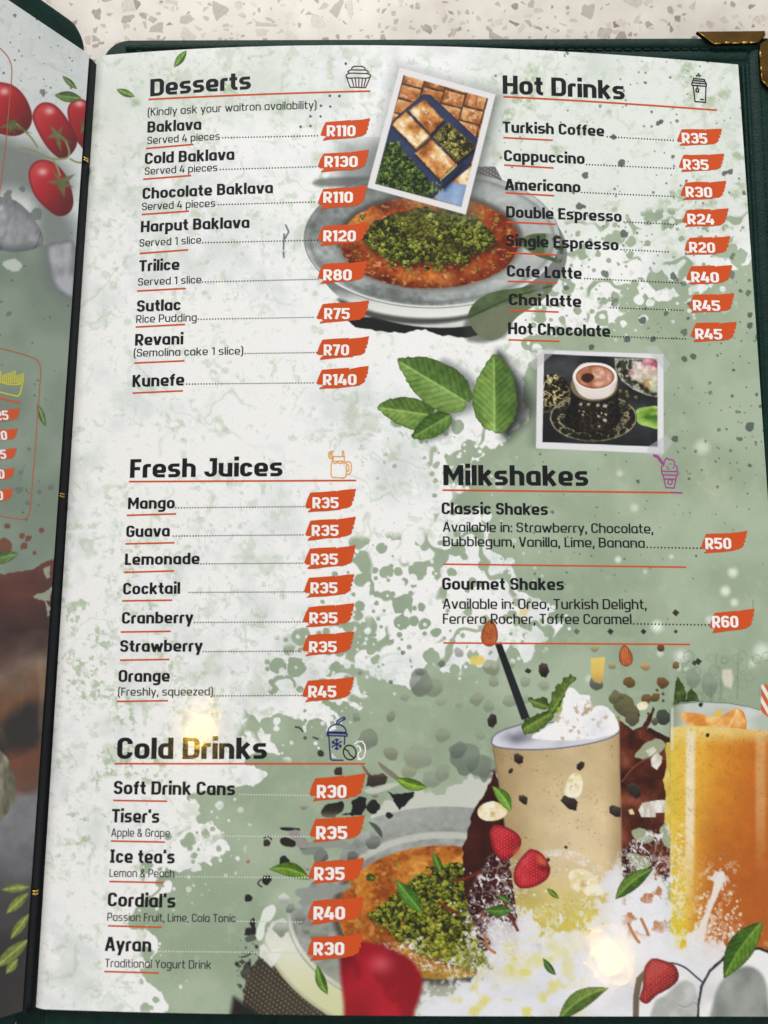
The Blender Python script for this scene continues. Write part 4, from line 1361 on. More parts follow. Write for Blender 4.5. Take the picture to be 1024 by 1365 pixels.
R.poly([(395, 1187), (420, 1182), (462, 1178), (474, 1182), (440, 1194), (408, 1202)], (142, 148, 142), k_dr, 3, True, .9, 3)
R.poly([(400, 1132), (430, 1128), (436, 1136), (426, 1148), (420, 1150), (418, 1140), (404, 1138)], (120, 126, 120), k_dr, 1.5, False, .8, 2)
for p in (((347, 1173), (344, 1178), (349, 1182)), ((336, 1269), (330, 1274), (322, 1276)), ((352, 1117), (358, 1115), (362, 1119))):
    R.line(p, (40, 40, 38), 2.2, k_dr, 1, .9, True)
specks(36, (316, 1250, 346, 1320), .8, 3.4, (56, 56, 50), .9, 640)
for p in (((394, 969), (399, 970), (404, 975)), ((418, 983), (424, 985))):
    R.line(p, (44, 46, 44), 2.4, k_dr, 1, .9, True)
R.blob(407, 984, 2.4, (70, 80, 72), k_dr, 1, .9)

# ---- chocolate behind and beside the glasses
k_ch = R.new('printed_chocolate_splash', 'brown chocolate splash printed between the two glasses')
def choc(X, Y, d, seed=0):
    n = fbm(X, Y, 26, 4, 700 + seed)
    rid = 1 - np.abs(fbm(X + Y * .4, Y - X * .3, 30, 3, 705 + seed) - .5) * 2
    c = ramp(n, [(.2, (36, 14, 8)), (.45, (70, 28, 16)), (.65, (102, 46, 30)), (.85, (136, 74, 52))])
    c = mixc(c, rgb((172, 112, 88)), sm(.93, .99, rid) * .18)
    return mixc(c, rgb((34, 12, 8)), sm(-4, 0, d) * .5)
R.poly([(660, 1028), (672, 1062), (690, 1140), (700, 1230), (698, 1262), (672, 1250), (652, 1272), (636, 1250), (622, 1200), (616, 1128), (634, 1078)], lambda X, Y, d: mixc(choc(X, Y, d, 3), rgb((44, 10, 6)), .65 + 0 * X), R.new('printed_chocolate_splash', 'dark chocolate stream printed left of the milkshake'), 1.5, False, 1, 5, 16, 31)
R.poly([(824, 958), (830, 962), (844, 973), (856, 968), (864, 955), (871, 943), (874, 946), (868, 960), (864, 972), (872, 974), (884, 980), (896, 990), (896, 1180), (880, 1170), (862, 1180), (845, 1190), (824, 1200)], lambda X, Y, d: choc(X, Y, d, 5), k_ch, 1.5, False, 1, 2, 10, 32)
# sage showing through the splash
for pts in ([(848, 1005), (858, 992), (874, 985), (886, 990), (886, 998), (874, 1008), (858, 1012), (848, 1010)], [(842, 1108), (852, 1104), (868, 1110), (872, 1120), (858, 1124), (846, 1118)], [(836, 1140), (850, 1138), (870, 1152), (850, 1160)], [(884, 1098), (896, 1092), (896, 1130), (880, 1118)]):
    R.poly(pts, (158, 168, 138), k_ch, 1.5, True, .95, 2, 6)
R.poly([(830, 1040), (850, 1018), (872, 1008), (894, 1014), (894, 1036), (860, 1040), (836, 1044)], lambda X, Y, d: mixc(choc(X, Y, d, 8), rgb((60, 18, 12)), .6 + 0 * X), k_ch, 1.2, True)
R.line([(829, 1042), (846, 1022), (868, 1010), (892, 1013)], (180, 120, 100), 1.3, k_ch, 1.2, .6, True)
R.line([(866, 973), (880, 981), (894, 987)], (48, 22, 16), 6, k_ch, 1.5, 1, True)
for (x, y, r, c) in ((832, 940, 14, (102, 98, 64)), (841, 950, 12, (98, 94, 66)), (820, 930, 9, (110, 108, 74)), (843, 960, 9, (96, 88, 66)), (828, 928, 4, (110, 104, 72)), (862, 932, 7, (112, 84, 46)), (874, 930, 6, (112, 82, 44)), (839, 910, 7.5, (112, 82, 42)), (883, 910, 7.5, (112, 78, 42)), (860, 888, 6, (190, 158, 112)), (816, 887, 5, (168, 164, 128)), (901, 887, 5, (130, 96, 60)),
                     (885, 956, 10, (62, 70, 62)), (873, 962, 5, (84, 90, 74)), (881, 864, 5, (100, 66, 38)), (884, 925, 2, (80, 66, 44)), (876, 920, 2, (96, 70, 40)), (884, 934, 2, (80, 70, 50)), (852, 953, 1.6, (60, 62, 54)), (864, 951, 1.6, (60, 62, 54)), (793, 864, 6, (168, 168, 130)), (795, 910, 9, (104, 110, 96))):
    drop(x, y, r, c, .95)
for (x, y, r, c) in ((769, 842, 4.5, (96, 108, 94)), (814, 842, 4.5, (40, 42, 40)), (858, 842, 4, (34, 34, 32)), (901, 842, 3, (70, 46, 36)), (901, 817, 5, (52, 42, 30)), (890, 825, 1, (40, 40, 36)), (704, 894, 4, (56, 54, 44)), (931, 882, 5, (40, 42, 36)), (926, 884, 4, (56, 56, 48))):
    R.poly([(x - r, y), (x - r * .2, y - r), (x + r, y - r * .15), (x + r * .1, y + r)], c, None, 1, False, .95)

# ---- milkshake glass
k_ms = R.new('printed_milkshake_glass', 'tall milkshake printed with whipped cream and a black straw')
MC = lambda pts: crop(pts, 620, 820, 3.657)
GLASS = [(655, 984), (658, 1005), (664, 1040), (671, 1090), (680, 1150), (690, 1225), (700, 1256), (760, 1262), (800, 1252), (822, 1215), (829, 1170), (829, 1100), (827, 1030), (826, 955), (780, 960), (700, 985)]
def shake(X, Y, d):
    t = (X - 655) / 172
    c = ramp(t + .05 * (fbm(X, Y, 60, 3, 12) - .5), [(0, (140, 116, 82)), (.1, (172, 148, 110)), (.35, (200, 178, 138)), (.62, (216, 196, 158)), (.88, (212, 190, 150)), (1, (172, 146, 108))])
    c = mixc(c, rgb((168, 144, 100)), sm(1090, 1010, Y) * .35)
    c = mixc(c, rgb((160, 144, 92)), sm(1060, 1150, Y) * sm(740, 670, X) * .6)
    c = mixc(c, rgb((196, 184, 76)), sm(1150, 1240, Y) * .85)
    c = c * (.94 + .12 * fbm(X, Y, 20, 4, 15))[..., None]
    sp = sm(.8, .9, vn(X / 2.2, Y / 2.2, 77)) * sm(.5, .6, fbm(X, Y, 20, 2, 78))
    c = mixc(c, rgb((140, 108, 66)), sp * .5)
    return mixc(c, rgb((110, 90, 66)), sm(-3, 0, d) * .5 * sm(1200, 1100, Y))
R.poly(GLASS, shake, k_ms, 1.2)
k_cr = R.new('printed_whipped_cream')
R.poly(MC([(128, 612), (140, 585), (180, 560), (240, 540), (300, 525), (430, 520), (600, 500), (735, 520), (752, 545), (748, 575), (690, 608), (560, 638), (420, 655), (280, 658), (170, 648), (132, 632)]),
       lambda X, Y, d: mixc(ramp(.6 + .5 * (fbm(X, Y, 30, 3, 5) - .5) - .5 * np.exp(-((X - 692) / 22) ** 2 - ((Y - 984) / 9) ** 2), [(0, (104, 104, 116)), (.5, (198, 198, 210)), (.8, (226, 226, 236))]), rgb((62, 66, 92)), sm(-2.6, -.6, d) * .8), k_cr, 1.0, True)
CREAM = MC([(330, 600), (380, 560), (430, 530), (470, 480), (478, 420), (495, 365), (525, 358), (560, 385), (605, 395), (622, 435), (680, 445), (725, 485), (750, 535), (742, 570), (640, 600), (500, 612)])
def cream(X, Y, d):
    f1, f2, cid, ox, oy = worley(X + 6 * vn(X / 9, Y / 9, 3), Y, 17, 44)
    t = .76 + .5 * (fbm(X, Y, 26, 3, 6) - .5) + .14 * (fbm(X, Y, 6, 2, 7) - .5) - .05 * oy
    c = ramp(t, [(.2, (172, 174, 186)), (.5, (216, 217, 225)), (.8, (242, 242, 246))])
    nut = sm(.58, .68, fbm(X, Y, 7, 3, 8)) * sm(22, 6, np.hypot(X - 778, (Y - 955) * .8) * .62)
    return mixc(c, rgb((176, 150, 120)), nut * .75)
R.poly(CREAM, cream, k_cr, 2.0, True, 1, 1.5, 8, 3)
for (a, b) in ((540, 455), (600, 465), (625, 445), (530, 545), (555, 570), (475, 600), (685, 500), (460, 500), (450, 515), (515, 565), (545, 470), (585, 475), (615, 460)):
    p = MC([(a, b)])[0]
    R.blob(p[0], p[1], 2.4, (178, 152, 124), k_cr, 1.5, .7, .6, a)
R.poly(MC([(146, 142), (176, 130), (316, 500), (276, 512)]), lambda X, Y, d: mixc(np.broadcast_to(rgb((24, 27, 30)), X.shape + (3,)), rgb((56, 60, 62)), sm(.2, .9, vn(X / 30 + Y / 90, Y / 300, 3)) * .5), R.new('printed_straw', 'black drinking straw printed in the milkshake'), 1.0)
# mint sprig: crinkled leaves
k_mt = R.new('printed_mint_sprig')
def mint(X, Y, d):
    t = .5 + .9 * (fbm(X, Y, 6, 3, 55) - .5) + .3 * (fbm(X, Y, 20, 2, 56) - .5)
    c = ramp(t, [(.15, (48, 66, 20)), (.45, (82, 106, 36)), (.7, (118, 142, 60)), (.9, (158, 178, 96))])
    return mixc(c, rgb((30, 44, 12)), sm(-3, 0, d) * .5)
for pts, tip, base, wd in (([(275, 545), (288, 515), (312, 500), (340, 490), (362, 478), (400, 462), (425, 466), (452, 455), (440, 482), (424, 500), (410, 522), (384, 548), (360, 566), (338, 570), (318, 582), (290, 576)], (278, 560), (448, 462), 26),
                      ([(408, 468), (404, 440), (416, 418), (418, 392), (436, 368), (446, 346), (466, 330), (480, 308), (504, 302), (515, 288), (544, 306), (528, 326), (508, 340), (502, 360), (488, 378), (482, 404), (466, 424), (458, 452), (436, 480)], (538, 300), (420, 475), 24),
                      ([(305, 410), (318, 400), (342, 406), (362, 402), (396, 405), (404, 430), (400, 452), (370, 462), (346, 452), (326, 440)], (306, 412), (404, 446), 16)):
    leaf(R, MC([tip])[0], MC([base])[0], wd, (62, 86, 28), (120, 146, 62), outline=MC(pts), nv=9, seed=wd, idn=k_mt, rough=1.6)
R.blob(*MC([(462, 462)])[0], 4, (150, 172, 64), k_mt, 1.5, .9)
k_al = R.new('printed_almond')
def almond(cx0, cy0, a, b, rot, k):
    def f(X, Y, d):
        c, s_ = math.cos(rot), math.sin(rot)
        U = (X - cx0) * c + (Y - cy0) * s_
        V = -(X - cx0) * s_ + (Y - cy0) * c
        g = .5 + .5 * np.sin(U * 2.6 + .5 * np.sin(V * .3)) * .6 + .5 * (fbm(X, Y, 5, 3, 9) - .5)
        cc = ramp(g, [(.1, (120, 50, 20)), (.5, (184, 92, 46)), (.9, (214, 132, 82))])
        return mixc(cc, rgb((90, 36, 14)), sm(-3, 0, d) * .6)
    t = np.linspace(0, 2 * math.pi, 22, endpoint=False)
    e = np.stack([a * np.sin(t) * (1 - .28 * np.cos(t)), -b * np.cos(t)], 1)
    c, s_ = math.cos(rot), math.sin(rot)
    R.poly(np.stack([cx0 + e[:, 0] * c - e[:, 1] * s_, cy0 + e[:, 0] * s_ + e[:, 1] * c], 1), f, k, 1)
almond(653, 844, 11, 18, .1, k_al)
almond(834, 874, 9, 14.5, -.15, R.new('printed_almond'))
# chocolate chunks
def chunk(pts, k=None):
    P = MC(pts)
    y0 = min(p[1] for p in P); y1 = max(p[1] for p in P)
    R.poly(P, lambda X, Y, d: ramp((Y - y0) / (y1 - y0) + .5 * (fbm(X, Y, 6, 2, 3) - .5), [(0, (84, 72, 60)), (.35, (54, 44, 38)), (1, (30, 24, 22))]), R.new('printed_chocolate_chunk'), 1)
for pts in ([(238, 680), (255, 672), (285, 690), (282, 720), (262, 728), (240, 712)], [(545, 728), (565, 712), (584, 718), (580, 742), (560, 760), (543, 748)], [(210, 760), (225, 744), (236, 750), (230, 768), (216, 774)], [(262, 880), (285, 876), (306, 890), (302, 925), (285, 922), (262, 902)],
            [(465, 905), (480, 880), (520, 878), (550, 910), (542, 955), (505, 945)], [(703, 935), (718, 925), (760, 938), (758, 985), (735, 985), (705, 965)], [(108, 510), (128, 478), (152, 488), (156, 525), (135, 550), (114, 540)], [(360, 245), (375, 232), (400, 238), (412, 275), (395, 305), (372, 300), (358, 275)],
            [(290, 268), (310, 260), (326, 270), (315, 284), (295, 280)], [(790, 830), (815, 815), (850, 835), (858, 880), (835, 898), (800, 870)], [(480, 1130), (492, 1122), (503, 1130), (494, 1142)]):
    chunk(pts)
chunk([(394, 1188), (408, 1180), (416, 1196), (402, 1206)])
# banana slices, coconut and cheese-yellow bits
k_bn = R.new('printed_fruit_bit')
def banana(pts):
    P = spline(pts, 4)
    c0 = P.mean(0)
    R.poly(P, lambda X, Y, d: mixc(ramp(fbm(X, Y, 8, 3, 5) + .25 * sm(-12, 0, -d - 6), [(.2, (196, 168, 104)), (.5, (224, 208, 158)), (.8, (238, 232, 208))]), rgb((176, 134, 66)), .5 * sm(8, 3, np.hypot(X - c0[0], Y - c0[1] - 2)) * sm(.4, .6, fbm(X, Y, 4, 2, 6))), R.new('printed_banana_slice'), 1)
banana(MC([(62, 950), (90, 920), (140, 908), (190, 930), (205, 965), (170, 995), (110, 1003), (70, 985)]))
banana(MC([(484, 860), (500, 800), (530, 770), (560, 775), (575, 815), (565, 870), (540, 890), (500, 885)]))
banana(crop([(622, 430), (640, 395), (700, 388), (770, 430), (812, 480), (800, 520), (730, 528), (660, 505), (630, 470)], 600, 1060, 3.938))
banana(MC([(838, 440), (855, 425), (885, 422), (892, 445), (875, 462), (848, 462)]))
R.poly(MC([(614, 210), (684, 203), (672, 320), (660, 335), (630, 325), (614, 300)]), lambda X, Y, d: ramp((Y - 875) / 36, [(0, (224, 196, 110)), (.6, (216, 184, 96)), (1, (180, 150, 84))]), k_bn, 1)
R.poly(MC([(28, 205), (85, 200), (95, 225), (70, 245), (30, 238)]), (222, 200, 100), R.new('printed_fruit_bit'), 5, True, .9)
R.blob(*crop([(950, 262)], 420, 740, 3.41)[0], 6, (216, 196, 120), None, 4, .6)
for pts in ([(905, 700), (935, 670), (962, 690), (958, 720), (935, 755), (908, 735)], [(845, 950), (865, 915), (920, 905), (960, 900), (1000, 905), (990, 960), (930, 965), (930, 985), (860, 985)], [(880, 660), (920, 640), (935, 660), (900, 690)]):
    R.poly(MC(pts), lambda X, Y, d: ramp(fbm(X * 1.5, Y * .5, 6, 3, 7), [(.3, (190, 186, 172)), (.7, (232, 230, 222))]), R.new('printed_coconut_flake'), 1)
R.poly([(963, 893), (975, 892), (978, 905), (975, 918), (966, 914), (962, 903)], (216, 210, 198), None, 5, False, .85)
R.poly([(838, 1080), (843, 1078), (846, 1085), (840, 1086)], (222, 206, 160), None, 1)

# ---- juice glass at the right edge, running out of the frame
k_ju = R.new('printed_juice_glass', 'tall glass of orange juice printed at the page edge')
JC = lambda pts: crop(pts, 820, 860, 5.02)
def glasstop(X, Y, d):
    c = ramp(fbm(X, Y, 30, 3, 4), [(.3, (176, 186, 176)), (.7, (206, 210, 208))])
    c = mixc(c, rgb((120, 134, 104)), sm(916, 898, X) * .6)
    return mixc(c, rgb((70, 78, 70)), sm(-1.8, -.2, d) * .8)
# mint behind the rim
for pts in ([(388, 400), (398, 330), (402, 260), (418, 208), (440, 240), (470, 300), (480, 340), (470, 380), (430, 385)], [(470, 380), (485, 320), (510, 290), (545, 330), (565, 372), (520, 378)]):
    R.poly(JC(pts), lambda X, Y, d: mixc(mint(X, Y, d), rgb((30, 50, 26)), .45 + 0 * X), k_ju, 1.2, False, 1, 1.5, 4)
JG = [(893, 945), (904, 938), (932, 935), (972, 937), (1000, 942), (1030, 951), (1075, 970), (1090, 1000), (1090, 1280), (893, 1262)]
R.poly(JG, glasstop, k_ju, 1)
def juice(X, Y, d):
    t = (X - 893) / 131 + .06 * (fbm(X, Y, 40, 3, 3) - .5)
    c = ramp(t, [(0, (214, 188, 72)), (.12, (222, 184, 68)), (.3, (220, 168, 58)), (.55, (206, 136, 40)), (.85, (190, 106, 30)), (1.1, (196, 118, 42))])
    c = mixc(c, rgb((170, 84, 26)), sm(1000, 1180, Y) * sm(905, 960, X) * .75)
    c = mixc(c, rgb((226, 204, 128)), sm(998, 972, Y + 5 * (fbm(X, Y, 18, 3, 6) - .5)) * .85)
    c = mixc(c, rgb((210, 190, 40)), sm(1150, 1230, Y) * sm(925, 905, X) * .8)
    c = mixc(c, rgb((232, 226, 206)), sm(9, 3, np.abs(X - 921 + (Y - 960) * .01)) * sm(962, 985, Y) * sm(1250, 1080, Y) * .85)
    c = mixc(c, rgb((214, 186, 140)), sm(10, 3, np.abs(X - 1014)) * sm(1190, 1060, Y) * .5)
    g = sm(.72, .85, vn(X / 2, Y / 2, 7))
    c = mixc(c, rgb((150, 80, 20)), g * .22)
    return c * (.94 + .12 * fbm(X, Y, 12, 3, 8))[..., None]
R.poly([(894, 970), (920, 966), (960, 970), (1000, 972), (1090, 980), (1090, 1290), (893, 1290)], juice, k_ju, 1.5)
R.poly([(887, 990), (894, 988), (894, 1110), (886, 1096), (888, 1060), (884, 1040), (889, 1020)], lambda X, Y, d: ramp(fbm(X, Y, 12, 2, 3), [(.3, (198, 172, 70)), (.7, (220, 196, 106))]), k_ju, 1, False, 1, 1.5)
R.poly([(894, 944), (898, 942), (898, 1000), (894, 1000)], (214, 216, 206), k_ju, 2, False, .6)
k_or = R.new('printed_orange_slice')
R.poly(JC([(436, 460), (470, 448), (560, 456), (650, 482), (720, 470), (790, 428), (822, 416), (862, 450), (882, 510), (878, 562), (760, 552), (640, 546), (540, 540), (480, 530), (446, 498)]), lambda X, Y, d: mixc(ramp(fbm(X, Y, 8, 3, 15), [(.2, (206, 130, 50)), (.5, (224, 158, 80)), (.8, (238, 196, 130))]), rgb((206, 108, 30)), sm(-3, -.5, d) * .6 * sm(970, 990, X)), k_or, 1)
R.poly(JC([(650, 470), (680, 435), (715, 430), (722, 455), (680, 480)]), (222, 182, 84), k_or, 1.5)
R.line(JC([(824, 420), (800, 480), (760, 548)]), (240, 214, 170), 1.4, k_or, 1.5, .8)
R.blob(*JC([(620, 604)])[0], 2.6, (30, 36, 26), None, 1)
R.blob(*JC([(575, 400)])[0], 3, (30, 40, 24), None, 1)
k_st = R.new('printed_straw', 'orange and white striped straw printed behind the juice')
def stripes(X, Y, d):
    t = ((Y * .8 - (X - 1016) * 1.4) / 16) % 1
    return mixc(np.broadcast_to(rgb((196, 96, 54)), X.shape + (3,)), rgb((230, 224, 218)), sm(.44, .5, t) * sm(.98, .92, t))
R.poly([(1015, 913), (1052, 913), (1060, 985), (1014, 948)], stripes, k_st, 1)

# ---- milk splash along the bottom
k_sp = R.new('printed_milk_splash', 'white milk splash printed along the bottom of the page')
w = R.win(480, 1090, 1130, 1400)
x, y = R.X[w], R.Y[w]
SPL = [(545, 1400), (560, 1330), (600, 1322), (640, 1288), (652, 1262), (664, 1232), (682, 1246), (704, 1218), (722, 1244), (760, 1250), (786, 1244), (794, 1205), (806, 1172), (828, 1160), (850, 1162), (872, 1150), (893, 1170), (894, 1246), (912, 1256), (928, 1240), (942, 1200), (958, 1168), (964, 1164), (958, 1190), (944, 1226), (938, 1256), (960, 1268), (1000, 1264), (1130, 1270), (1130, 1400)]
d = sdist(x, y, np.array(SPL, float))
d = d + (fbm(x, y, 30, 5, 801, .6) - .5) * 46 + (fbm(x, y, 8, 4, 802, .55) - .5) * 16
a = sm(3, -3, d) * (.86 + .14 * sm(0, -26, d))
fr = sm(.56, .64, fbm(x, y, 5, 3, 809)) * sm(34, -2, d)
a = np.maximum(a, fr * .7)
wc = ramp(fbm(x, y, 60, 4, 803), [(.3, (212, 213, 222)), (.5, (222, 223, 231)), (.7, (230, 231, 238))])
yl = sm(.52, .72, fbm(x, y, 18, 4, 804)) * sm(800, 720, x) * sm(1240, 1270, y) * sm(590, 620, x) * .66
yl = np.maximum(yl, sm(60, 10, np.hypot((x - 700) * .55, (y - 1275) * 1.2)) * .5 * sm(.35, .75, fbm(x, y, 20, 3, 805)))
wc = mixc(wc, rgb((214, 204, 80)), yl)
wc = mixc(wc, rgb((190, 140, 70)), sm(.60, .68, fbm(x, y, 15, 3, 806)) * sm(700, 640, x) * sm(1330, 1280, y) * .8)
wc = mixc(wc, rgb((176, 112, 70)), sm(.56, .64, fbm(x, y, 12, 3, 807)) * sm(826, 840, x) * sm(900, 880, x) * sm(1255, 1230, y) * .9)
R.paint(w, wc, a, k_sp)
# lacy edges, rings and drops
def lace(zone_pts, seed, thr=.90, soft=18, amt=.95):
    zp = np.array(zone_pts, float)
    lo, hi = zp.min(0) - soft, zp.max(0) + soft
    w = R.win(lo[0], lo[1], hi[0], hi[1])
    x, y = R.X[w], R.Y[w]
    z = sm(soft, -soft, sdist(x, y, zp))
    wx = x + (fbm(x, y, 16, 3, seed) - .5) * 18
    wy = y + (fbm(x, y, 16, 3, seed + 1) - .5) * 18
    r1 = 1 - np.abs(fbm(wx, wy * .7, 11, 3, seed + 2) - .5) * 2
    f1, f2, cid, ox, oy = worley(wx, wy, 5.5, seed + 3)
    ring = sm(.10, .04, np.abs(f1 - .18 - .2 * cid)) * (cid > .6)
    dot = sm(.22, .12, f1) * (cid < .35)
    m = np.maximum.reduce([sm(thr, thr + .05, r1), ring * .9, dot])
    m = m * (.45 + .55 * sm(.4, .6, fbm(x, y, 9, 3, seed + 8)))
    m = m * sm(.25, .6, z + .35 * (fbm(x, y, 22, 2, seed + 5) - .5))
    R.paint(w, np.broadcast_to(rgb((226, 224, 228)), x.shape + (3,)), m * amt, k_sp)
lace([(655, 1140), (690, 1150), (700, 1180), (660, 1200), (650, 1235), (690, 1250), (680, 1280), (630, 1290), (620, 1230), (630, 1190)], 821, .90)
lace([(672, 1170), (700, 1210), (712, 1270), (650, 1300), (600, 1300), (560, 1290), (610, 1270), (650, 1215)], 831, .91)
lace([(715, 1136), (745, 1132), (770, 1136), (790, 1150), (780, 1156), (750, 1142), (720, 1140)], 841, .84, 6)
lace([(700, 1215), (750, 1200), (752, 1225), (735, 1245), (700, 1260)], 851, .92, 10)
lace([(800, 1180), (840, 1120), (892, 1100), (896, 1250), (860, 1260), (826, 1230)], 861, .89, 16)
lace([(500, 1260), (560, 1250), (580, 1290), (540, 1300)], 866, .91, 10)
lace([(925, 1262), (955, 1215), (985, 1225), (1000, 1255), (960, 1275)], 871, .93, 10)
lace([(893, 1120), (912, 1130), (914, 1230), (893, 1240)], 881, .95, 8, .8)
for i in range(260):
    sx, sy = q.uniform(600, 896), q.uniform(1150, 1290)
    if q.random() < .25 + .75 * (sy - 1150) / 140:
        R.blob(sx, sy, q.uniform(.5, 1.7), (228, 228, 230), None, 1, .85, .2, i)
for i in range(150):
    sx, sy = q.uniform(925, 990), q.uniform(1190, 1268)
    if q.random() < .4 + .6 * (sy - 1190) / 78:
        R.blob(sx, sy, q.uniform(.7, 2.4), (228, 216, 196), k_sp, 1, .85, .2, i)
for i in range(60):
    R.blob(q.uniform(895, 912), q.uniform(1100, 1210), q.uniform(.6, 2.4), (232, 220, 170), k_sp, 1, .8, .2, i)
R.poly([(961, 1162), (965, 1165), (960, 1185), (946, 1220), (938, 1252), (926, 1254), (934, 1230), (946, 1204), (952, 1178)], (226, 220, 214), k_sp, 2, True, .95)
# brown trickles of chocolate in the milk, left
for p in (((585, 1203), (600, 1212), (612, 1218)), ((604, 1174), (618, 1172), (640, 1162)), ((646, 1246), (650, 1262), (660, 1270)), ((668, 1190), (676, 1210), (690, 1240)), ((838, 1232), (846, 1248), (852, 1256)), ((855, 1225), (862, 1240), (864, 1246))):
    R.line(p, (108, 36, 20) if p[0][1] < 1225 else (176, 112, 70), 4, None, 1.2, .9, True)

# ---- strawberries
def strawberry(pts, seed, dark=(120, 14, 26), mid=(186, 34, 48), hi=(214, 92, 92), soft=1.0, seeds=True, blur=False, label=None, ang=.5):
    k = R.new('printed_strawberry', label)
    P = spline(pts, 4)
    c0 = P.mean(0)
    def f(X, Y, d):
        lt = (-(X - c0[0]) * .6 - (Y - c0[1]) * .5) / 30
        t = .5 + .3 * lt + .5 * (fbm(X, Y, 14, 3, seed) - .5)
        c = ramp(t, [(.1, dark), (.5, mid), (.95, hi)])
        if seeds:
            U = (X * math.cos(ang) + Y * math.sin(ang)) / 4.4
            V = (-X * math.sin(ang) + Y * math.cos(ang)) / 3.8
            fu = (U + .5 * (np.floor(V) % 2)) % 1 - .5
            fv = V % 1 - .5
            dd = np.hypot(fu, fv)
            c = mixc(c, rgb((226, 140, 116)), sm(.22, .1, dd) * .65)
            c = mixc(c, rgb(dark), sm(.18, .05, np.hypot(fu - .22, fv - .2)) * .4)
        return mixc(c, rgb(dark) * .7, sm(-7, 0, d) * .55)
    R.poly(P, f, k, soft, False, 1, pad=soft)
    return k
SC = lambda pts: crop(pts, 600, 1060, 3.938)
k1 = strawberry(SC([(208, 205), (218, 170), (245, 155), (300, 168), (350, 198), (375, 238), (362, 285), (325, 325), (290, 346), (255, 332), (228, 290)]), 901)
k2 = strawberry(SC([(410, 288), (435, 284), (470, 296), (505, 335), (527, 395), (505, 445), (440, 482), (372, 490), (340, 462), (333, 415), (352, 355)]), 902, label='heart shaped strawberry printed in front of the milkshake')
R.poly(SC([(465, 315), (500, 340), (505, 370), (480, 365), (460, 345)]), (206, 100, 60), k2, 8, True, .8)
R.poly(SC([(470, 370), (520, 375), (515, 400), (480, 395)]), (84, 10, 18), k2, 8, True, .6)
R.poly(SC([(330, 300), (360, 270), (365, 295), (340, 320)]), (206, 100, 70), k1, 8, True, .7)
k_s3 = strawberry(crop([(172, 1040), (195, 995), (230, 972), (290, 985), (350, 1010), (378, 1055), (375, 1105), (330, 1150), (250, 1195), (195, 1243), (155, 1232), (147, 1205), (165, 1140)], 820, 1060, 4.475), 903, (110, 20, 26), (168, 46, 50), (196, 96, 92), label='strawberry printed on a coconut half')
# coconut halves
k_co = R.new('printed_coconut')
k_co2 = R.new('printed_coconut', 'coconut half printed at the lower right corner')
OC = lambda pts: crop(pts, 820, 1060, 4.475)
def coco_white(X, Y, d):
    return ramp(fbm(X, Y, 26, 3, 5), [(.3, (212, 212, 214)), (.7, (232, 232, 234))])
sid = R.ID.copy(); sc = R.C.copy()
keep = R.ID == k_s3            # the strawberry just painted stays in front
R.poly(OC([(105, 1400), (108, 1200), (125, 1090), (170, 1045), (190, 1060), (160, 1120), (145, 1200), (140, 1400)]), (104, 94, 80), k_co, 2)
R.poly(OC([(140, 1400), (148, 1200), (180, 1100), (260, 1010), (380, 1010), (470, 1080), (520, 1160), (520, 1400)]), coco_white, k_co, 2, False, .9)
R.poly(OC([(225, 1400), (235, 1240), (300, 1190), (380, 1120), (440, 1110), (490, 1180), (500, 1400)]), lambda X, Y, d: ramp(fbm(X, Y, 20, 3, 6), [(.3, (168, 170, 168)), (.7, (196, 197, 196))]), k_co, 6, True)
R.line(OC([(300, 1000), (360, 1005), (420, 1030), (480, 1080), (515, 1110)]), (48, 44, 46), 2.4, k_co, 1.2, .9, True)
R.poly(OC([(488, 1400), (490, 1250), (510, 1130), (560, 1040), (650, 960), (760, 915), (860, 905), (1000, 960), (1100, 1100), (1120, 1400)]), (38, 34, 36), k_co2, 2, False, 1, 1.2, 6)
R.poly(OC([(500, 1400), (504, 1250), (524, 1140), (570, 1055), (660, 975), (760, 930), (860, 922), (990, 975), (1080, 1100), (1100, 1400)]), coco_white, k_co2, 2)
R.poly(OC([(585, 1400), (590, 1220), (630, 1120), (700, 1050), (790, 1020), (860, 1050), (900, 1120), (915, 1250), (915, 1400)]), lambda X, Y, d: ramp(fbm(X, Y * .6, 26, 3, 7) - .15 * sm(-14, 0, d), [(.2, (124, 130, 124)), (.5, (150, 154, 150)), (.8, (166, 169, 166))]), k_co2, 7, True)
R.line(OC([(380, 1250), (420, 1265), (470, 1235), (500, 1255)]), (140, 126, 124), 1.4, k_co, 1.5, .7)
R.C[keep] = sc[keep]; R.ID[keep] = sid[keep]
# the large out-of-focus strawberry
def bigberry(X, Y, d):
    t = .45 + .35 * sm(1260, 1330, Y) * sm(600, 500, X) - .3 * sm(1330, 1290, Y) * sm(480, 455, X) + .25 * (fbm(X, Y, 40, 2, 9) - .5)
    c = ramp(t, [(.1, (104, 8, 18)), (.45, (150, 14, 28)), (.8, (180, 28, 42))])
    c = mixc(c, rgb((96, 8, 16)), sm(.45, .7, fbm(X, Y, 26, 3, 19)) * .4)
    c = mixc(c, rgb((212, 96, 104)), np.exp(-((X - 508) / 16) ** 2 - ((Y - 1285) / 13) ** 2) * .7)
    return mixc(c, rgb((110, 14, 16)), sm(1300, 1350, Y) * sm(520, 480, X) * .5)
R.poly(crop([(408, 930), (430, 880), (500, 842), (560, 850), (640, 880), (720, 925), (768, 1000), (760, 1080), (735, 1150), (700, 1300), (450, 1300), (425, 1120)], 330, 1000, 3.303), bigberry, R.new('printed_strawberry', 'large blurred strawberry printed at the page bottom'), 9, True, pad=9)

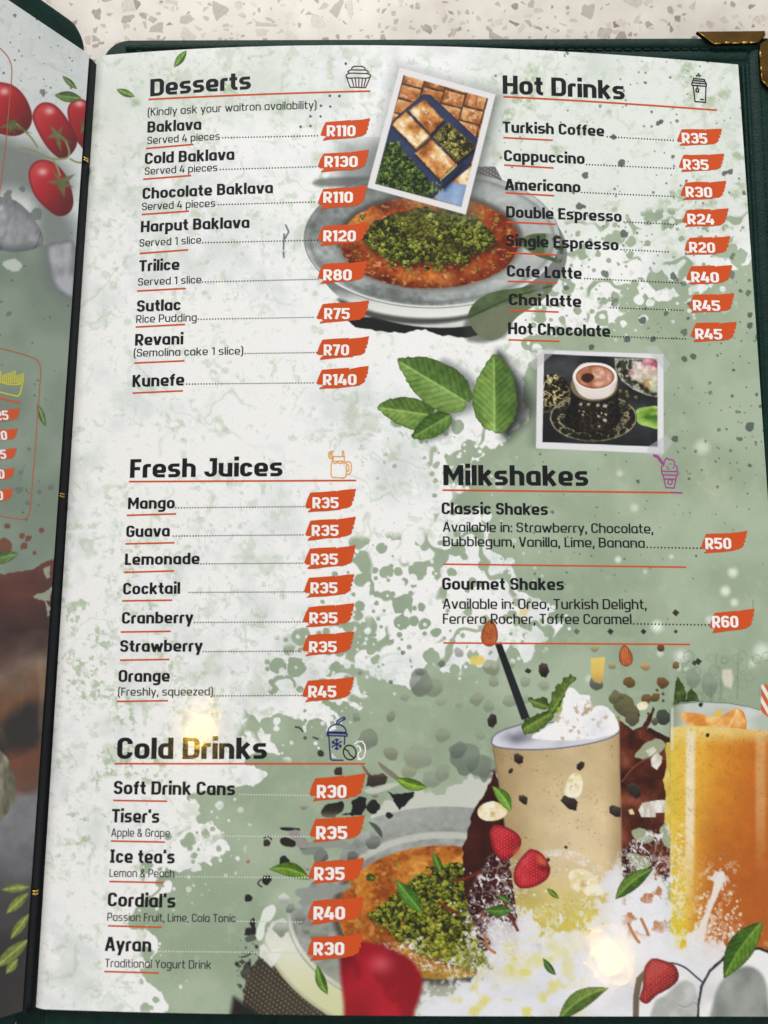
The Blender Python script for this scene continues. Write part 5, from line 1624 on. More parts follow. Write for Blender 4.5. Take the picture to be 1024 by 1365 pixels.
# ---- loose leaves over the lower half
for (tip, base, wd, dk, lt, lab, b) in (((358, 1159), (414, 1173), 20, (78, 112, 28), (132, 166, 62), None, -.12), ((527, 1037), (570, 1050), 16, (82, 118, 24), (140, 176, 60), None, .05), ((528, 1173), (562, 1216), 21, (60, 110, 30), (110, 156, 62), None, 0), ((578, 1136), (588, 1163), 11, (56, 98, 24), (104, 146, 52), None, 0),
                                   ((423, 1286), (437, 1326), 14, (66, 104, 30), (122, 160, 70), None, .06), ((656, 1048), (681, 1082), 17, (78, 126, 34), (134, 176, 78), None, -.08), ((663, 1192), (673, 1200), 6, (60, 100, 28), (100, 140, 56), None, 0),
                                   ((663, 1192), (681, 1205), 7, (58, 96, 28), (96, 136, 52), None, 0), ((646, 1213), (683, 1213), 15, (52, 92, 28), (92, 132, 50), None, .04), ((729, 1184), (745, 1198), 8, (86, 114, 30), (122, 148, 56), None, 0), ((872, 1157), (820, 1199), 22, (58, 92, 28), (122, 152, 62), None, .06),
                                   ((724, 1277), (741, 1300), 10, (42, 84, 26), (82, 122, 48), None, .04), ((812, 1317), (744, 1362), 26, (72, 104, 36), (124, 150, 74), None, .1), ((965, 1305), (1017, 1228), 36, (54, 88, 22), (112, 148, 46), 'large serrated leaf printed over the coconut', -.05)):
    k = R.new('printed_leaf', lab)
    leaf(R, tip, base, wd, dk, lt, bend=b, nv=9 if wd > 18 else 6, seed=int(tip[0]), idn=k, fat=.52, rough=1.4 if wd > 18 else .6)
page = R.build(None, 'page', menu)
page['label'] = 'flat right page with desserts, drinks and milkshakes'

# ------------------------------------------------------------------ left page
s_fine = np.linspace(0.0002, 0.040, 190)
s_all = np.concatenate([s_fine, np.linspace(0.0408, 0.2115, 110)])
y_all = np.linspace(HT[1] + 0.0001, HB[1] - 0.0003, 1100)
gs, gyl = np.meshgrid(s_all, y_all)
PL = left_pt(gs, gyl)
pxl = project(PL)
LF = Canvas(PL, pxl[..., 0], pxl[..., 1])
X, Y = LF.X, LF.Y
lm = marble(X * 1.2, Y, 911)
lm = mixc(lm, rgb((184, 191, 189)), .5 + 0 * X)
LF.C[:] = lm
sg = sdist(X, Y, np.array([(-900, 250), (-20, 285), (20, 300), (60, 318), (75, 345), (95, 372), (140, 400), (140, 770), (60, 770), (-900, 800)], float)) + (fbm(X, Y, 20, 4, 921) - .5) * 40
LF.C[:] = mixc(LF.C, ramp(fbm(X, Y, 60, 3, 923), [(.3, (118, 133, 118)), (.7, (136, 150, 134))]), sm(2, -2, sg))
def lspeck(n, box, r0, r1, col, seed):
    q = random.Random(seed)
    for i in range(n):
        LF.blob(q.uniform(box[0], box[2]), q.uniform(box[1], box[3]), q.uniform(r0, r1), col, None, 1, .8, .3, i)
lspeck(34, (0, 20, 115, 130), .6, 1.5, (70, 78, 76), 1)
lspeck(40, (0, 300, 100, 700), .7, 1.6, (74, 86, 76), 2)
for (x, y, r) in ((57, 123, 4), (20, 21, 2.5), (12, 418, 3.5), (26, 654, 4.5), (53, 656, 3), (68, 650, 4), (28, 630, 3), (37, 670, 3), (30, 252, 4.5), (48, 285, 8), (10, 260, 6), (39, 599, 2.5)):
    LF.blob(x, y, r, (98, 110, 102), None, 1, .8, .35, int(x))
LF.line([(33, 620), (26, 640)], (110, 122, 112), 1.6, None, 1, .8)
# grey shade under the tomatoes and garlic
LF.poly([(-20, 180), (30, 190), (60, 200), (95, 235), (80, 270), (20, 255), (-20, 250)], (98, 104, 102), None, 34, True, .75)
LF.poly([(50, 260), (95, 290), (104, 330), (100, 400), (60, 370)], (104, 112, 108), None, 30, True, .8)
# garlic
kg = LF.new('printed_garlic')
LF.poly([(-40, 270), (-10, 262), (18, 266), (38, 282), (52, 302), (58, 322), (45, 332), (20, 336), (-10, 332), (-40, 330)], lambda X, Y, d: mixc(ramp(fbm(X, Y * .7, 18, 4, 931), [(.2, (126, 128, 132)), (.5, (168, 170, 174)), (.8, (196, 198, 202))]), rgb((90, 92, 96)), sm(-14, 0, d) * .6 + .3 * sm(.86, .97, 1 - np.abs(fbm(X + .3 * Y, Y * .35, 16, 3, 935) - .5) * 2) + .25 * sm(300, 340, Y)), kg, 2, True)
LF.poly([(62, 330), (80, 322), (100, 326), (101, 390), (92, 397), (78, 388), (68, 370)], lambda X, Y, d: mixc(ramp(fbm(X, Y * .7, 14, 4, 932), [(.2, (128, 130, 136)), (.6, (170, 172, 178))]), rgb((84, 88, 90)), sm(-8, 0, d) * .6), kg, 2, True)
LF.poly([(5, 350), (20, 344), (30, 352), (22, 362), (8, 360)], (206, 210, 206), None, 3, True, .8, 3)
# tomatoes on the vine
def tomato(pts, hx, hy, lab=None, seed=0):
    k = LF.new('printed_tomato', lab)
    P = spline(pts, 4)
    c0 = P.mean(0)
    def f(X, Y, d):
        t = .5 - ((X - c0[0]) * .012 + (Y - c0[1]) * .010) + .12 * (fbm(X, Y, 20, 3, seed) - .5)
        c = ramp(t, [(0, (92, 8, 14)), (.4, (148, 14, 24)), (.7, (176, 26, 34)), (1, (194, 54, 56))])
        c = mixc(c, rgb((232, 190, 188)), np.exp(-((X - hx) / 6.5) ** 2 - ((Y - hy) / 5) ** 2) * .85)
        return mixc(c, rgb((96, 8, 14)), sm(-5, 0, d) * .6)
    LF.poly(P, f, k, 2.2)
    return k
tomato([(-30, 112), (-5, 109), (18, 114), (34, 130), (43, 154), (38, 172), (22, 181), (0, 178), (-30, 165)], 6, 122, 'largest tomato printed at the left edge', 1)
tomato([(90, 150), (94, 137), (104, 132), (114, 134), (121, 145), (118, 200), (108, 195), (96, 176)], 106, 138, None, 2)
tomato([(44, 160), (46, 146), (56, 137), (70, 138), (82, 148), (94, 166), (103, 186), (98, 202), (84, 212), (70, 204), (56, 186)], 66, 148, None, 3)
tomato([(38, 236), (42, 220), (54, 213), (70, 216), (84, 228), (94, 248), (98, 270), (92, 284), (78, 288), (62, 278), (46, 260)], 57, 229, None, 4)
kv = LF.new('printed_vine')
for p in (((18, 162), (30, 172), (42, 184), (50, 196)), ((27, 197), (45, 201), (62, 209), (76, 212), (90, 210), (92, 200), (86, 186), (78, 180)), ((94, 212), (102, 216), (110, 217)), ((70, 212), (76, 222), (80, 234))):
    LF.line(p, (132, 140, 92), 2.6, kv, 1.2, 1, True)
def sepal(cx, cy, spikes, c=(76, 84, 46)):
    for (dx, dy, wd) in spikes:
        LF.poly([(cx - dy * wd, cy + dx * wd), (cx + dx * .5 - dy * wd * .7, cy + dy * .5 + dx * wd * .7), (cx + dx, cy + dy), (cx + dx * .5 + dy * wd * .7, cy + dy * .5 - dx * wd * .7), (cx + dy * wd, cy - dx * wd)],
                lambda X, Y, d: mixc(np.broadcast_to(rgb(c), X.shape + (3,)), rgb((120, 132, 84)), fbm(X, Y, 6, 3, 5)), kv, 2.4, alpha=.85)
sepal(82, 244, ((-20, -2, .2), (-12, -18, .15), (8, -10, .3), (16, 6, .25), (4, 20, .25), (18, -12, .2), (-6, 8, .3)))
sepal(76, 180, ((-14, 4, .25), (-10, -14, .2), (8, -12, .25), (6, 24, .15), (20, 12, .14)))
sepal(16, 166, ((-16, 4, .25), (-10, -14, .2), (8, -8, .3), (4, 14, .3), (-4, 12, .3), (26, 12, .1)), (50, 56, 24))
sepal(112, 168, ((-5, -8, .3), (-4, 10, .3), (4, 10, .3)))
for (tip, base, wd) in (((73, 127), (109, 131), 15), ((83, 101), (103, 119), 8), ((61, 569), (50, 538), 9), ((-20, 748), (25, 738), 18), ((2, 446), (-20, 452), 10)):
    k = LF.new('printed_leaf')
    leaf(LF, tip, base, wd, (70, 96, 44), (116, 146, 78), nv=5, seed=int(base[1]), idn=k, rough=.5)
# brown splatter and the dark photograph of food at the foot of the page
for (x, y, r) in ((10, 701, 4), (6, 727, 9), (30, 714, 4), (38, 718, 4.5), (32, 728, 4.5), (56, 707, 3.5), (46, 737, 2.5)):
    LF.blob(x, y, r, (112, 62, 42), None, 1, .9, .3, int(y))
kb = LF.new('printed_food_photo', 'dark blurred food picture printed at the foot of the left page')
wv = (fbm(X, Y, 18, 4, 951) - .5) * 16
top = 762 - 18 * sm(30, 75, X) + wv
band = ramp((Y + .35 * X + (fbm(X, Y, 40, 3, 957) - .5) * 50 - 740) / 640, [(0, (108, 62, 50)), (.08, (86, 44, 34)), (.19, (52, 28, 22)), (.255, (112, 92, 78)), (.31, (104, 68, 40)), (.36, (30, 22, 20)), (.40, (34, 24, 20)), (.43, (104, 56, 34)), (.50, (96, 62, 46)), (.53, (122, 122, 126)), (.62, (112, 112, 118)), (.72, (70, 66, 68)), (.80, (38, 32, 32)), (1.0, (40, 32, 32))])
foot = sm(1.5, -1.5, top - Y)
band = band * (.82 + .36 * fbm(X, Y, 24, 4, 961))[..., None]
band = mixc(band, rgb((150, 128, 104)), sm(.60, .78, fbm(X * 1.4, Y * .6, 46, 3, 963)) * .45 * sm(1010, 960, Y))
LF.paint((slice(None), slice(None)), band, foot, kb)
for pts in ([(42, 795), (62, 788), (70, 782), (66, 800), (52, 800)], [(60, 800), (68, 812), (64, 822)], [(58, 758), (66, 755), (68, 770), (62, 772)]):
    LF.poly(pts, (150, 162, 142), kb, 1.5, False, .9, 2, 5)
LF.poly([(-20, 1000), (5, 1005), (18, 1030), (20, 1060), (10, 1085), (-20, 1100)], lambda X, Y, d: ramp(fbm(X * 1.5, Y * .5, 12, 3, 7), [(.2, (70, 66, 52)), (.6, (124, 120, 100)), (.8, (150, 146, 128))]), kb, 2, True)
for (tip, base, wd) in (((2, 1186), (40, 1182), 12), ((8, 1218), (38, 1190), 14), ((14, 1252), (39, 1218), 13), ((-6, 1290), (38, 1252), 18), ((8, 1298), (24, 1278), 12)):
    leaf(LF, tip, base, wd, (104, 116, 40), (150, 160, 84), nv=4, seed=int(base[1]), idn=kb, rough=.3, split=False)
lpage = LF.build(None, 'page', menu)
lpage['label'] = 'left page standing up with printed tomatoes'

# ------------------------------------------------------------------ lettering: a squared stroke alphabet
AX, AY = 1.12, 0.82
def glyphs(w):
    h = w / 2 * AX
    hv = w / 2 * AY
    XH = 7.35
    x, b, c, dsc = XH - hv, hv, 10 - hv, -2.9 + hv
    G = {}
    def g(ch, W, *paths, r=1.9):
        G[ch] = (W, paths, r)
    l = h
    W = 6.9; r = W - h
    g('A', 7.5, [(h * .75, 0), (3.75 - h * .3, 10)], [(7.5 - h * .75, 0), (3.75 + h * .3, 10)], [(1.7, 2.9), (5.8, 2.9)])
    W = 7.15; r = W - h
    g('B', W, [(l, 5.15, 0), (l, c, 0), (r - .3, c), (r - .3, 5.15, .6), (l, 5.15)], [(l, 5.15, 0), (l, b, 0), (r, b), (r, 5.15), (l, 5.15)])
    W = 6.95; r = W - h
    g('C', W, [(r, 6.9), (r, c), (l, c), (l, b), (r, b), (r, 3.1)])
    W = 7.5; r = W - h
    g('D', W, [(3, b), (l, b, 0), (l, c, 0), (r, c), (r, b), (3, b)])
    g('E', 6.1, [(6.1, c), (l, c, 0), (l, b, 0), (6.1, b)], [(l, 5.15), (5.6, 5.15)])
    g('F', 5.5, [(5.5, c), (l, c, 0), (l, 0)], [(l, 4.9), (5.0, 4.9)])
    W = 7.15; r = W - h
    g('G', W, [(r, 7.3), (r, c), (l, c), (l, b), (r, b), (r, 4.9, 0), (3.4, 4.9)])
    W = 7.5; r = W - h
    g('H', W, [(l, 0), (l, 10)], [(r, 0), (r, 10)], [(l, 5.1), (r, 5.1)])
    g('I', 4.0, [(2, 0), (2, 10)], [(.2, b), (3.8, b)], [(.2, c), (3.8, c)])
    W = 6.3; r = W - h
    g('J', W, [(2.6, c), (r, c, 0), (r, b), (l, b), (l, 2.9)])
    g('K', 7.0, [(l, 0), (l, 10)], [(h * 1.1, 4.4), (7.0 - h * .9, 10)], [(2.7, 5.6), (7.0 - h * .8, 0)])
    g('L', 5.3, [(l, 10), (l, b, 0), (5.3, b)])
    W = 9.2; r = W - h
    g('M', W, [(l, 0), (l, 10)], [(r, 0), (r, 10)], [(h * 1.1, 9.6), (W / 2, 3.6, 0), (W - h * 1.1, 9.6)])
    W = 7.35; r = W - h
    g('O', W, [(W / 2, b), (l, b), (l, c), (r, c), (r, b), (W / 2, b)])
    W = 7.0; r = W - h
    g('P', W, [(l, 0), (l, c, 0), (r, c), (r, 4.1), (l, 4.1)])
    g('R', W, [(l, 0), (l, c, 0), (r, c), (r, 4.2), (l, 4.2)], [(3.1, 4.2), (W - h * .75, 0)])
    W = 6.8; r = W - h
    g('S', W, [(r, 7.3), (r, c), (l, c), (l, 5.15), (r, 5.15), (r, b), (l, b), (l, 2.7)], r=1.8)
    g('T', 6.6, [(0, c), (6.6, c)], [(3.3, 0), (3.3, c)])
    g('V', 6.8, [(h * .75, 10), (3.4 - h * .25, 0)], [(6.8 - h * .75, 10), (3.4 + h * .25, 0)])
    g('Y', 6.8, [(h * .75, 10), (3.4, 4.5)], [(6.8 - h * .75, 10), (3.4, 4.5)], [(3.4, 0), (3.4, 5)])
    W = 6.75; r = W - h
    g('a', W, [(r, b), (l, b), (l, x), (r, x, .9), (r, 0)], r=1.8)
    g('b', W, [(l, 10), (l, b, 0), (r, b), (r, x), (l, x)], r=1.8)
    g('c', 6.1, [(6.1 - h, 5.0), (6.1 - h, x), (l, x), (l, b), (6.1 - h, b), (6.1 - h, 2.4)], r=1.7)
    g('d', W, [(r, 10), (r, b, 0), (l, b), (l, x), (r, x)], r=1.8)
    g('e', W, [(W - .5, b), (l, b), (l, x), (r, x), (r, 3.2, .3), (l, 3.2)], r=1.8)
    g('f', 4.2, [(.8 + h, 0), (.8 + h, c), (4.2, c)], [(0, x), (3.9, x)], r=1.7)
    g('g', W, [(r, x), (l, x), (l, b), (r, b)], [(r, XH), (r, dsc), (.6, dsc)], r=1.8)
    g('h', W, [(l, 0), (l, 10)], [(l, x), (r, x), (r, 0)], r=1.8)
    g('i', w, [(h, 0), (h, XH)], [(h, 8.55), (h, 8.55 + max(w, 1.1))])
    g('k', 6.5, [(l, 0), (l, 10)], [(h * 1.1, 2.9), (6.5 - h * .95, XH)], [(2.7, 4.2), (6.5 - h * .8, 0)])
    g('l', w + .1, [(h, 0), (h, 10)])
    g('m', 10.4, [(l, 0), (l, XH)], [(l, x), (5.2, x), (5.2, 0)], [(5.2, x), (10.4 - h, x), (10.4 - h, 0)], r=1.6)
    g('n', W, [(l, 0), (l, XH)], [(l, x), (r, x), (r, 0)], r=1.8)
    g('o', W, [(3, b), (l, b), (l, x), (r, x), (r, b), (3, b)], r=1.8)
    g('p', W, [(l, -2.9), (l, x, 0), (r, x), (r, b), (l, b)], r=1.8)
    g('q', W, [(r, -2.9), (r, x, 0), (l, x), (l, b), (r, b)], r=1.8)
    g('r', 4.1, [(l, 0), (l, x, 1.2), (4.1, x)])
    W = 6.3; r = W - h
    g('s', W, [(W - .5, x), (l, x), (l, 3.7), (r, 3.7), (r, b), (.4, b)], r=1.45)
    g('t', 4.4, [(.9 + h, 9.6), (.9 + h, b), (4.4, b)], [(0, x), (4.2, x)], r=1.6)
    W = 6.75; r = W - h
    g('u', W, [(l, XH), (l, b), (r, b)], [(r, XH), (r, 0)], r=1.8)
    g('v', 6.4, [(h * .7, XH), (3.2 - h * .25, 0)], [(6.4 - h * .7, XH), (3.2 + h * .25, 0)])
    g('w', 9.8, [(h * .7, XH), (2.8, 0)], [(2.9, 0), (4.9, 6.6)], [(4.9, 6.6), (6.9, 0)], [(7.0, 0), (9.8 - h * .7, XH)])
    g('y', 6.4, [(h * .7, XH), (3.2, .5)], [(6.4 - h * .7, XH), (2.3, -2.9)])
    g('z', 5.3, [(.2, x), (5.3 - h, x, 0), (h, b, 0), (5.2, b)])
    W = 6.9; r = W - h
    g('0', W, [(3, b), (l, b), (l, c), (r, c), (r, b), (3, b)])
    g('1', 3.7, [(3.7 - h, 0), (3.7 - h, 10)], [(.1, 8.4), (3.7 - h, c + .1)])
    g('2', W, [(l, 7.4), (l, c), (r, c), (r, 5.6, 1.2), (l, 1.9, .4), (l, b, 0), (W, b)])
    g('3', W, [(l, 7.5), (l, c), (r, c), (r, 5.15, .9), (2.4, 5.15)], [(r - 1.2, 5.15), (r, 5.15, .9), (r, b), (l, b), (l, 2.5)])
    g('4', 6.8, [(3.3, 10), (h * .75, 2.6, .2), (6.8, 2.6)], [(5.0, 5.6), (5.0, 0)])
    g('5', W, [(W - .3, c), (l, c, 0), (l, 5.7, 0), (r, 5.7), (r, b), (l, b), (l, 2.4)])
    g('6', W, [(r, 7.8), (r, c), (l, c), (l, b), (r, b), (r, 5.6), (l, 5.6)])
    g('7', 6.1, [(0, c), (6.1 - h, c, .3), (2.3, 0)])
    g('8', W, [(3, 5.3), (l + .25, 5.3, 1.7), (l + .25, c), (r - .25, c), (r - .25, 5.3, 1.7), (3, 5.3)], [(3, 5.0), (l, 5.0, 1.8), (l, b), (r, b), (r, 5.0, 1.8), (3, 5.0)])
    g('&', 7.0, [(6.8, 0), (1.5, 7.0, .8), (1.5, c), (4.6, c), (4.6, 6.9), (h, 4.0), (h, b), (5.0, b), (6.2, 4.6)], r=1.2)
    g('(', 2.7, [(2.6, 11), (h, 8.8), (h, -.2), (2.6, -2.4)], r=1.6)
    g(')', 2.7, [(.1, 11), (2.7 - h, 8.8), (2.7 - h, -.2), (.1, -2.4)], r=1.6)
    g(',', w + .2, [(h + .1, max(w, 1.2)), (h - .1, -1.7)])
    g('.', w, [(h, 0), (h, max(w, 1.2))])
    g(':', w, [(h, 0), (h, max(w, 1.2))], [(h, 5.2), (h, 5.2 + max(w, 1.2))])
    g("'", w, [(h, 10.2), (h - .15, 7.4)])
    return G

GLY = {}
def fillet(path, r0, w=1.0):
    """round the corners of a stroke with true arcs, never tighter than its half width"""
    pts = [np.array(p[:2], float) for p in path]
    rad = [(p[2] if len(p) > 2 else r0) for p in path]
    out = [pts[0]]
    for i in range(1, len(pts) - 1):
        a, p, b = pts[i - 1], pts[i], pts[i + 1]
        la, lb = np.linalg.norm(a - p), np.linalg.norm(b - p)
        ua, ub = (a - p) / la, (b - p) / lb
        ang = math.acos(max(-1, min(1, float(ua.dot(ub)))))
        t = min(rad[i] / max(math.tan(ang / 2), .2), la * (.5 if i > 1 else 1), lb * (.5 if i < len(pts) - 2 else 1))
        r = t * math.tan(ang / 2)
        if r < w * .5 or rad[i] < .05:
            if rad[i] < .05 or ang < 1.3:
                out.append(p)
                continue
        s, e = p + ua * t, p + ub * t
        bis = ua + ub
        bis /= np.linalg.norm(bis) + 1e-9
        c = p + bis * (r / max(math.sin(ang / 2), .05))
        a0 = math.atan2(*(s - c)[::-1])
        a1 = math.atan2(*(e - c)[::-1])
        dlt = (a1 - a0 + math.pi) % (2 * math.pi) - math.pi
        for k in range(6):
            th = a0 + dlt * k / 5
            out.append(c + r * np.array([math.cos(th), math.sin(th)]))
    out.append(pts[-1])
    res = [out[0]]
    for v in out[1:]:
        if np.linalg.norm(v - res[-1]) > .03:
            res.append(v)
    return np.array(res)

def ribbon(P, w, closed=False, an=(1.0, 1.0)):
    """centre line -> quads"""
    P = np.asarray(P, float)
    n = len(P)
    T = np.diff(P, axis=0)
    T /= np.linalg.norm(T, axis=1)[:, None] + 1e-9
    Lp, Rp = [], []
    an = np.array(an)
    for i in range(n):
        if closed:
            t0, t1 = (T[i - 1] if i > 0 else T[-1]), (T[i] if i < n - 1 else T[0])
        else:
            t0, t1 = T[max(i - 1, 0)], T[min(i, n - 2)]
        n0, n1 = np.array([-t0[1], t0[0]]), np.array([-t1[1], t1[0]])
        mm = n0 + n1
        l = np.linalg.norm(mm)
        if l < .3:
            mm, k = n1, 1.0
        else:
            mm /= l
            k = min(1.0 / max(mm.dot(n1), .35), 2.2)
        Lp.append(P[i] + mm * an * k * w / 2)
        Rp.append(P[i] - mm * an * k * w / 2)
    V = Lp + Rp
    F = [(i, n + i, n + i + 1, i + 1) for i in range(n - 1)]
    return V, F

class Right:
    """puts ink on the right page: pixel of the photograph -> point of the sheet, lifted by h"""
    def flat(s, px):
        return on_page(np.asarray(px, float))[..., :2]
    def up(s, q, h):
        q = np.asarray(q, float)
        return np.concatenate([q, (zpage(q[..., 0], q[..., 1]) + h)[..., None]], -1)
class Left:
    def flat(s, px):
        return on_left(np.asarray(px, float)) * np.array([-1, 1])
    def up(s, q, h):
        q = np.asarray(q, float)
        return left_pt(-q[..., 0], q[..., 1], h)
RIGHT, LEFT = Right(), Left()

def text(name, s, x0, y0, x1, y1, cap, mat, weight=2.05, sheet=RIGHT, par=None, h=5e-5, gap=0.82, label=None):
    w = weight
    if w not in GLY:
        GLY[w] = glyphs(w)
    G = GLY[w]
    adv, items = 0.0, []
    for ch in s:
        if ch == ' ':
            adv += 2.5 + gap
            continue
        items.append((adv, ch))
        adv += G[ch][0] + gap
    total = adv - gap
    A = sheet.flat(np.array([(x0, y0), (x1, y1), ((x0 + x1) / 2, (y0 + y1) / 2), ((x0 + x1) / 2, (y0 + y1) / 2 - cap)], float))
    e1 = A[1] - A[0]
    Lm = np.linalg.norm(e1)
    e1 = e1 / Lm
    e2 = np.array([-e1[1], e1[0]])
    sy = abs((A[3] - A[2]).dot(e2)) / 10.0
    sx = Lm / total
    vs, hs, F = [], [], []
    for k, (ax, ch) in enumerate(items):
        _, paths, rr = G[ch]
        for j, pth in enumerate(paths):
            P = fillet(pth, rr, w)
            V, f = ribbon(P, w, closed=np.allclose(P[0], P[-1]), an=(AX, AY))
            o = len(vs)
            for v in V:
                vs.append(A[0] + e1 * (ax + v[0]) * sx + e2 * v[1] * sy)
                hs.append(h + 5e-6 * j)
            F += [tuple(i + o for i in q_) for q_ in f]
    P3d = sheet.up(np.array(vs), np.array(hs))
    # winding so that faces look up
    o = link(name, P3d, [tuple(reversed(q_)) for q_ in F], mat, par or page)
    if label:
        o['label'] = label
    return o

def strokes(name, paths, width, mat, sheet=RIGHT, par=None, h=5e-5, label=None, step=9.0):
    """line drawing given in pixels; each path (points, closed)"""
    vs, hs, F = [], [], []
    for j, (pts, closed) in enumerate(paths):
        P = np.array(pts, float)
        if closed:
            P = np.concatenate([P, P[:1]])
        # subdivide long runs so the ink follows the sheet
        Q = [P[0]]
        for a, b in zip(P[:-1], P[1:]):
            k = max(1, int(np.linalg.norm(b - a) / step))
            for t in range(1, k + 1):
                Q.append(a + (b - a) * t / k)
        V, f = ribbon(Q, width, closed)
        o = len(vs)
        vs += V
        hs += [h + 4e-6 * (j % 6)] * len(V)
        F += [tuple(i + o for i in q_) for q_ in f]
    q2 = sheet.flat(np.array(vs))
    o = link(name, sheet.up(q2, np.array(hs)), [tuple(reversed(f)) for f in F], mat, par or page)
    if label:
        o['label'] = label
    return o

def fillpoly(name, pts, mat, sheet=RIGHT, par=None, h=6e-5, label=None):
    P = sheet.flat(np.array(pts, float))
    tri = tessellate_polygon([[Vector((p[0], p[1], 0)) for p in P]])
    P = [tuple(v) for v in P]
    F = [tuple(t) for t in tri]
    for _ in range(2):
        mid, G2 = {}, []
        def mp(a, b):
            k = (min(a, b), max(a, b))
            if k not in mid:
                mid[k] = len(P)
                P.append(((P[a][0] + P[b][0]) / 2, (P[a][1] + P[b][1]) / 2))
            return mid[k]
        for a, b, c in F:
            ab, bc, ca = mp(a, b), mp(b, c), mp(c, a)
            G2 += [(a, ab, ca), (ab, b, bc), (ca, bc, c), (ab, bc, ca)]
        F = G2
    o = link(name, sheet.up(np.array(P), h), F, mat, par or page)
    if label:
        o['label'] = label
    return o

def rule(x0, y0, x1, y1, wd=2.1, mat=INK_ORANGE, sheet=RIGHT, par=None, name='underline', bow=0.0):
    n = max(2, int(abs(x1 - x0) / 12))
    pts = [(x0 + (x1 - x0) * i / n, y0 + (y1 - y0) * i / n - bow * 4 * (i / n) * (1 - i / n)) for i in range(n + 1)]
    return strokes(name, [(pts, False)], wd, mat, sheet, par, 4e-5)

def leader(x0, y0, x1, y1, mat=INK_BLACK, size=1.9, pitch=3.75):
    n = int((x1 - x0) / pitch)
    vs, F = [], []
    for i in range(n + 1):
        t = i / max(n, 1)
        x, y = x0 + (x1 - x0) * t, y0 + (y1 - y0) * t
        a = size / 2
        k = len(vs)
        for j in range(6):
            an = math.pi / 3 * j
            vs.append((x + a * 1.05 * math.cos(an), y - a * 1.15 * math.sin(an)))
        F.append(tuple(range(k, k + 6)))
    q2 = RIGHT.flat(np.array(vs))
    return link('dotted_leader', RIGHT.up(q2, 4.5e-5), F, mat, page)

TAG = [(0, .74), (.05, .42), (.11, .155), (.33, .12), (.62, .085), (.635, .15), (.64, .10), (.84, .045), (1.0, 0), (.992, .14), (.965, .20), (.985, .205), (.975, .33), (.93, .385), (.965, .40), (.955, .50), (.905, .565), (.94, .575), (.915, .70), (.86, .775), (.83, .80), (.835, .815), (.70, .86), (.705, .875), (.42, .925), (.20, .97), (.055, 1.0), (.075, .915), (.15, .86), (.10, .87), (.105, .835), (.145, .80), (.04, .80)]
def tag(txt, lx, rx, ty, by, tx0, tx1, tb, cap=15, slope=0.0, sheet=RIGHT, par=None, seed=0):
    q_ = random.Random(seed + int(ty))
    pts = []
    for (u, v) in TAG:
        pts.append((lx + (rx - lx) * (u + q_.uniform(-.006, .006)), ty + (by - ty) * (v + q_.uniform(-.02, .02) + slope * (u - .5))))
    o = fillpoly('price_tag', pts, INK_ORANGE, sheet, par)
    t = text('price_text', txt, tx0, tb - slope * 4, tx1, tb + slope * 4, cap, INK_WHITE, 2.15, sheet, par, 1.2e-4)
    return o

# headings
for (s, x0, y0, x1, y1, cap, un) in (('Desserts', 200.3, 128.6, 334.7, 118.8, 23, (198, 132.6, 494, 121.5, 1.2)), ('Hot Drinks', 670.3, 125, 833, 133, 24.5, (671, 129, 956, 147, 1.0)), ('Fresh Juices', 173.2, 637, 376.8, 634.8, 25, (172, 642, 475, 640.5, 0)),
                                     ('Cold Drinks', 156, 1011.5, 356, 1011.5, 28.5, (153, 1018, 487, 1018, 0)), ('Milkshakes', 591.2, 646.8, 784.6, 647.8, 27, (590, 653.3, 894, 656.6, 0))):
    text('heading', s, x0, y0, x1, y1, cap, INK_BLACK, 2.1)
    rule(un[0], un[1], un[2], un[3], 2.3, bow=un[4])
rule(894, 656.7, 910, 657, 2.3, INK_PURPLE)
text('note', '(Kindly ask your waitron availability)', 197, 154.8, 422, 145, 10.5, INK_GREY, 1.32, gap=1.2)

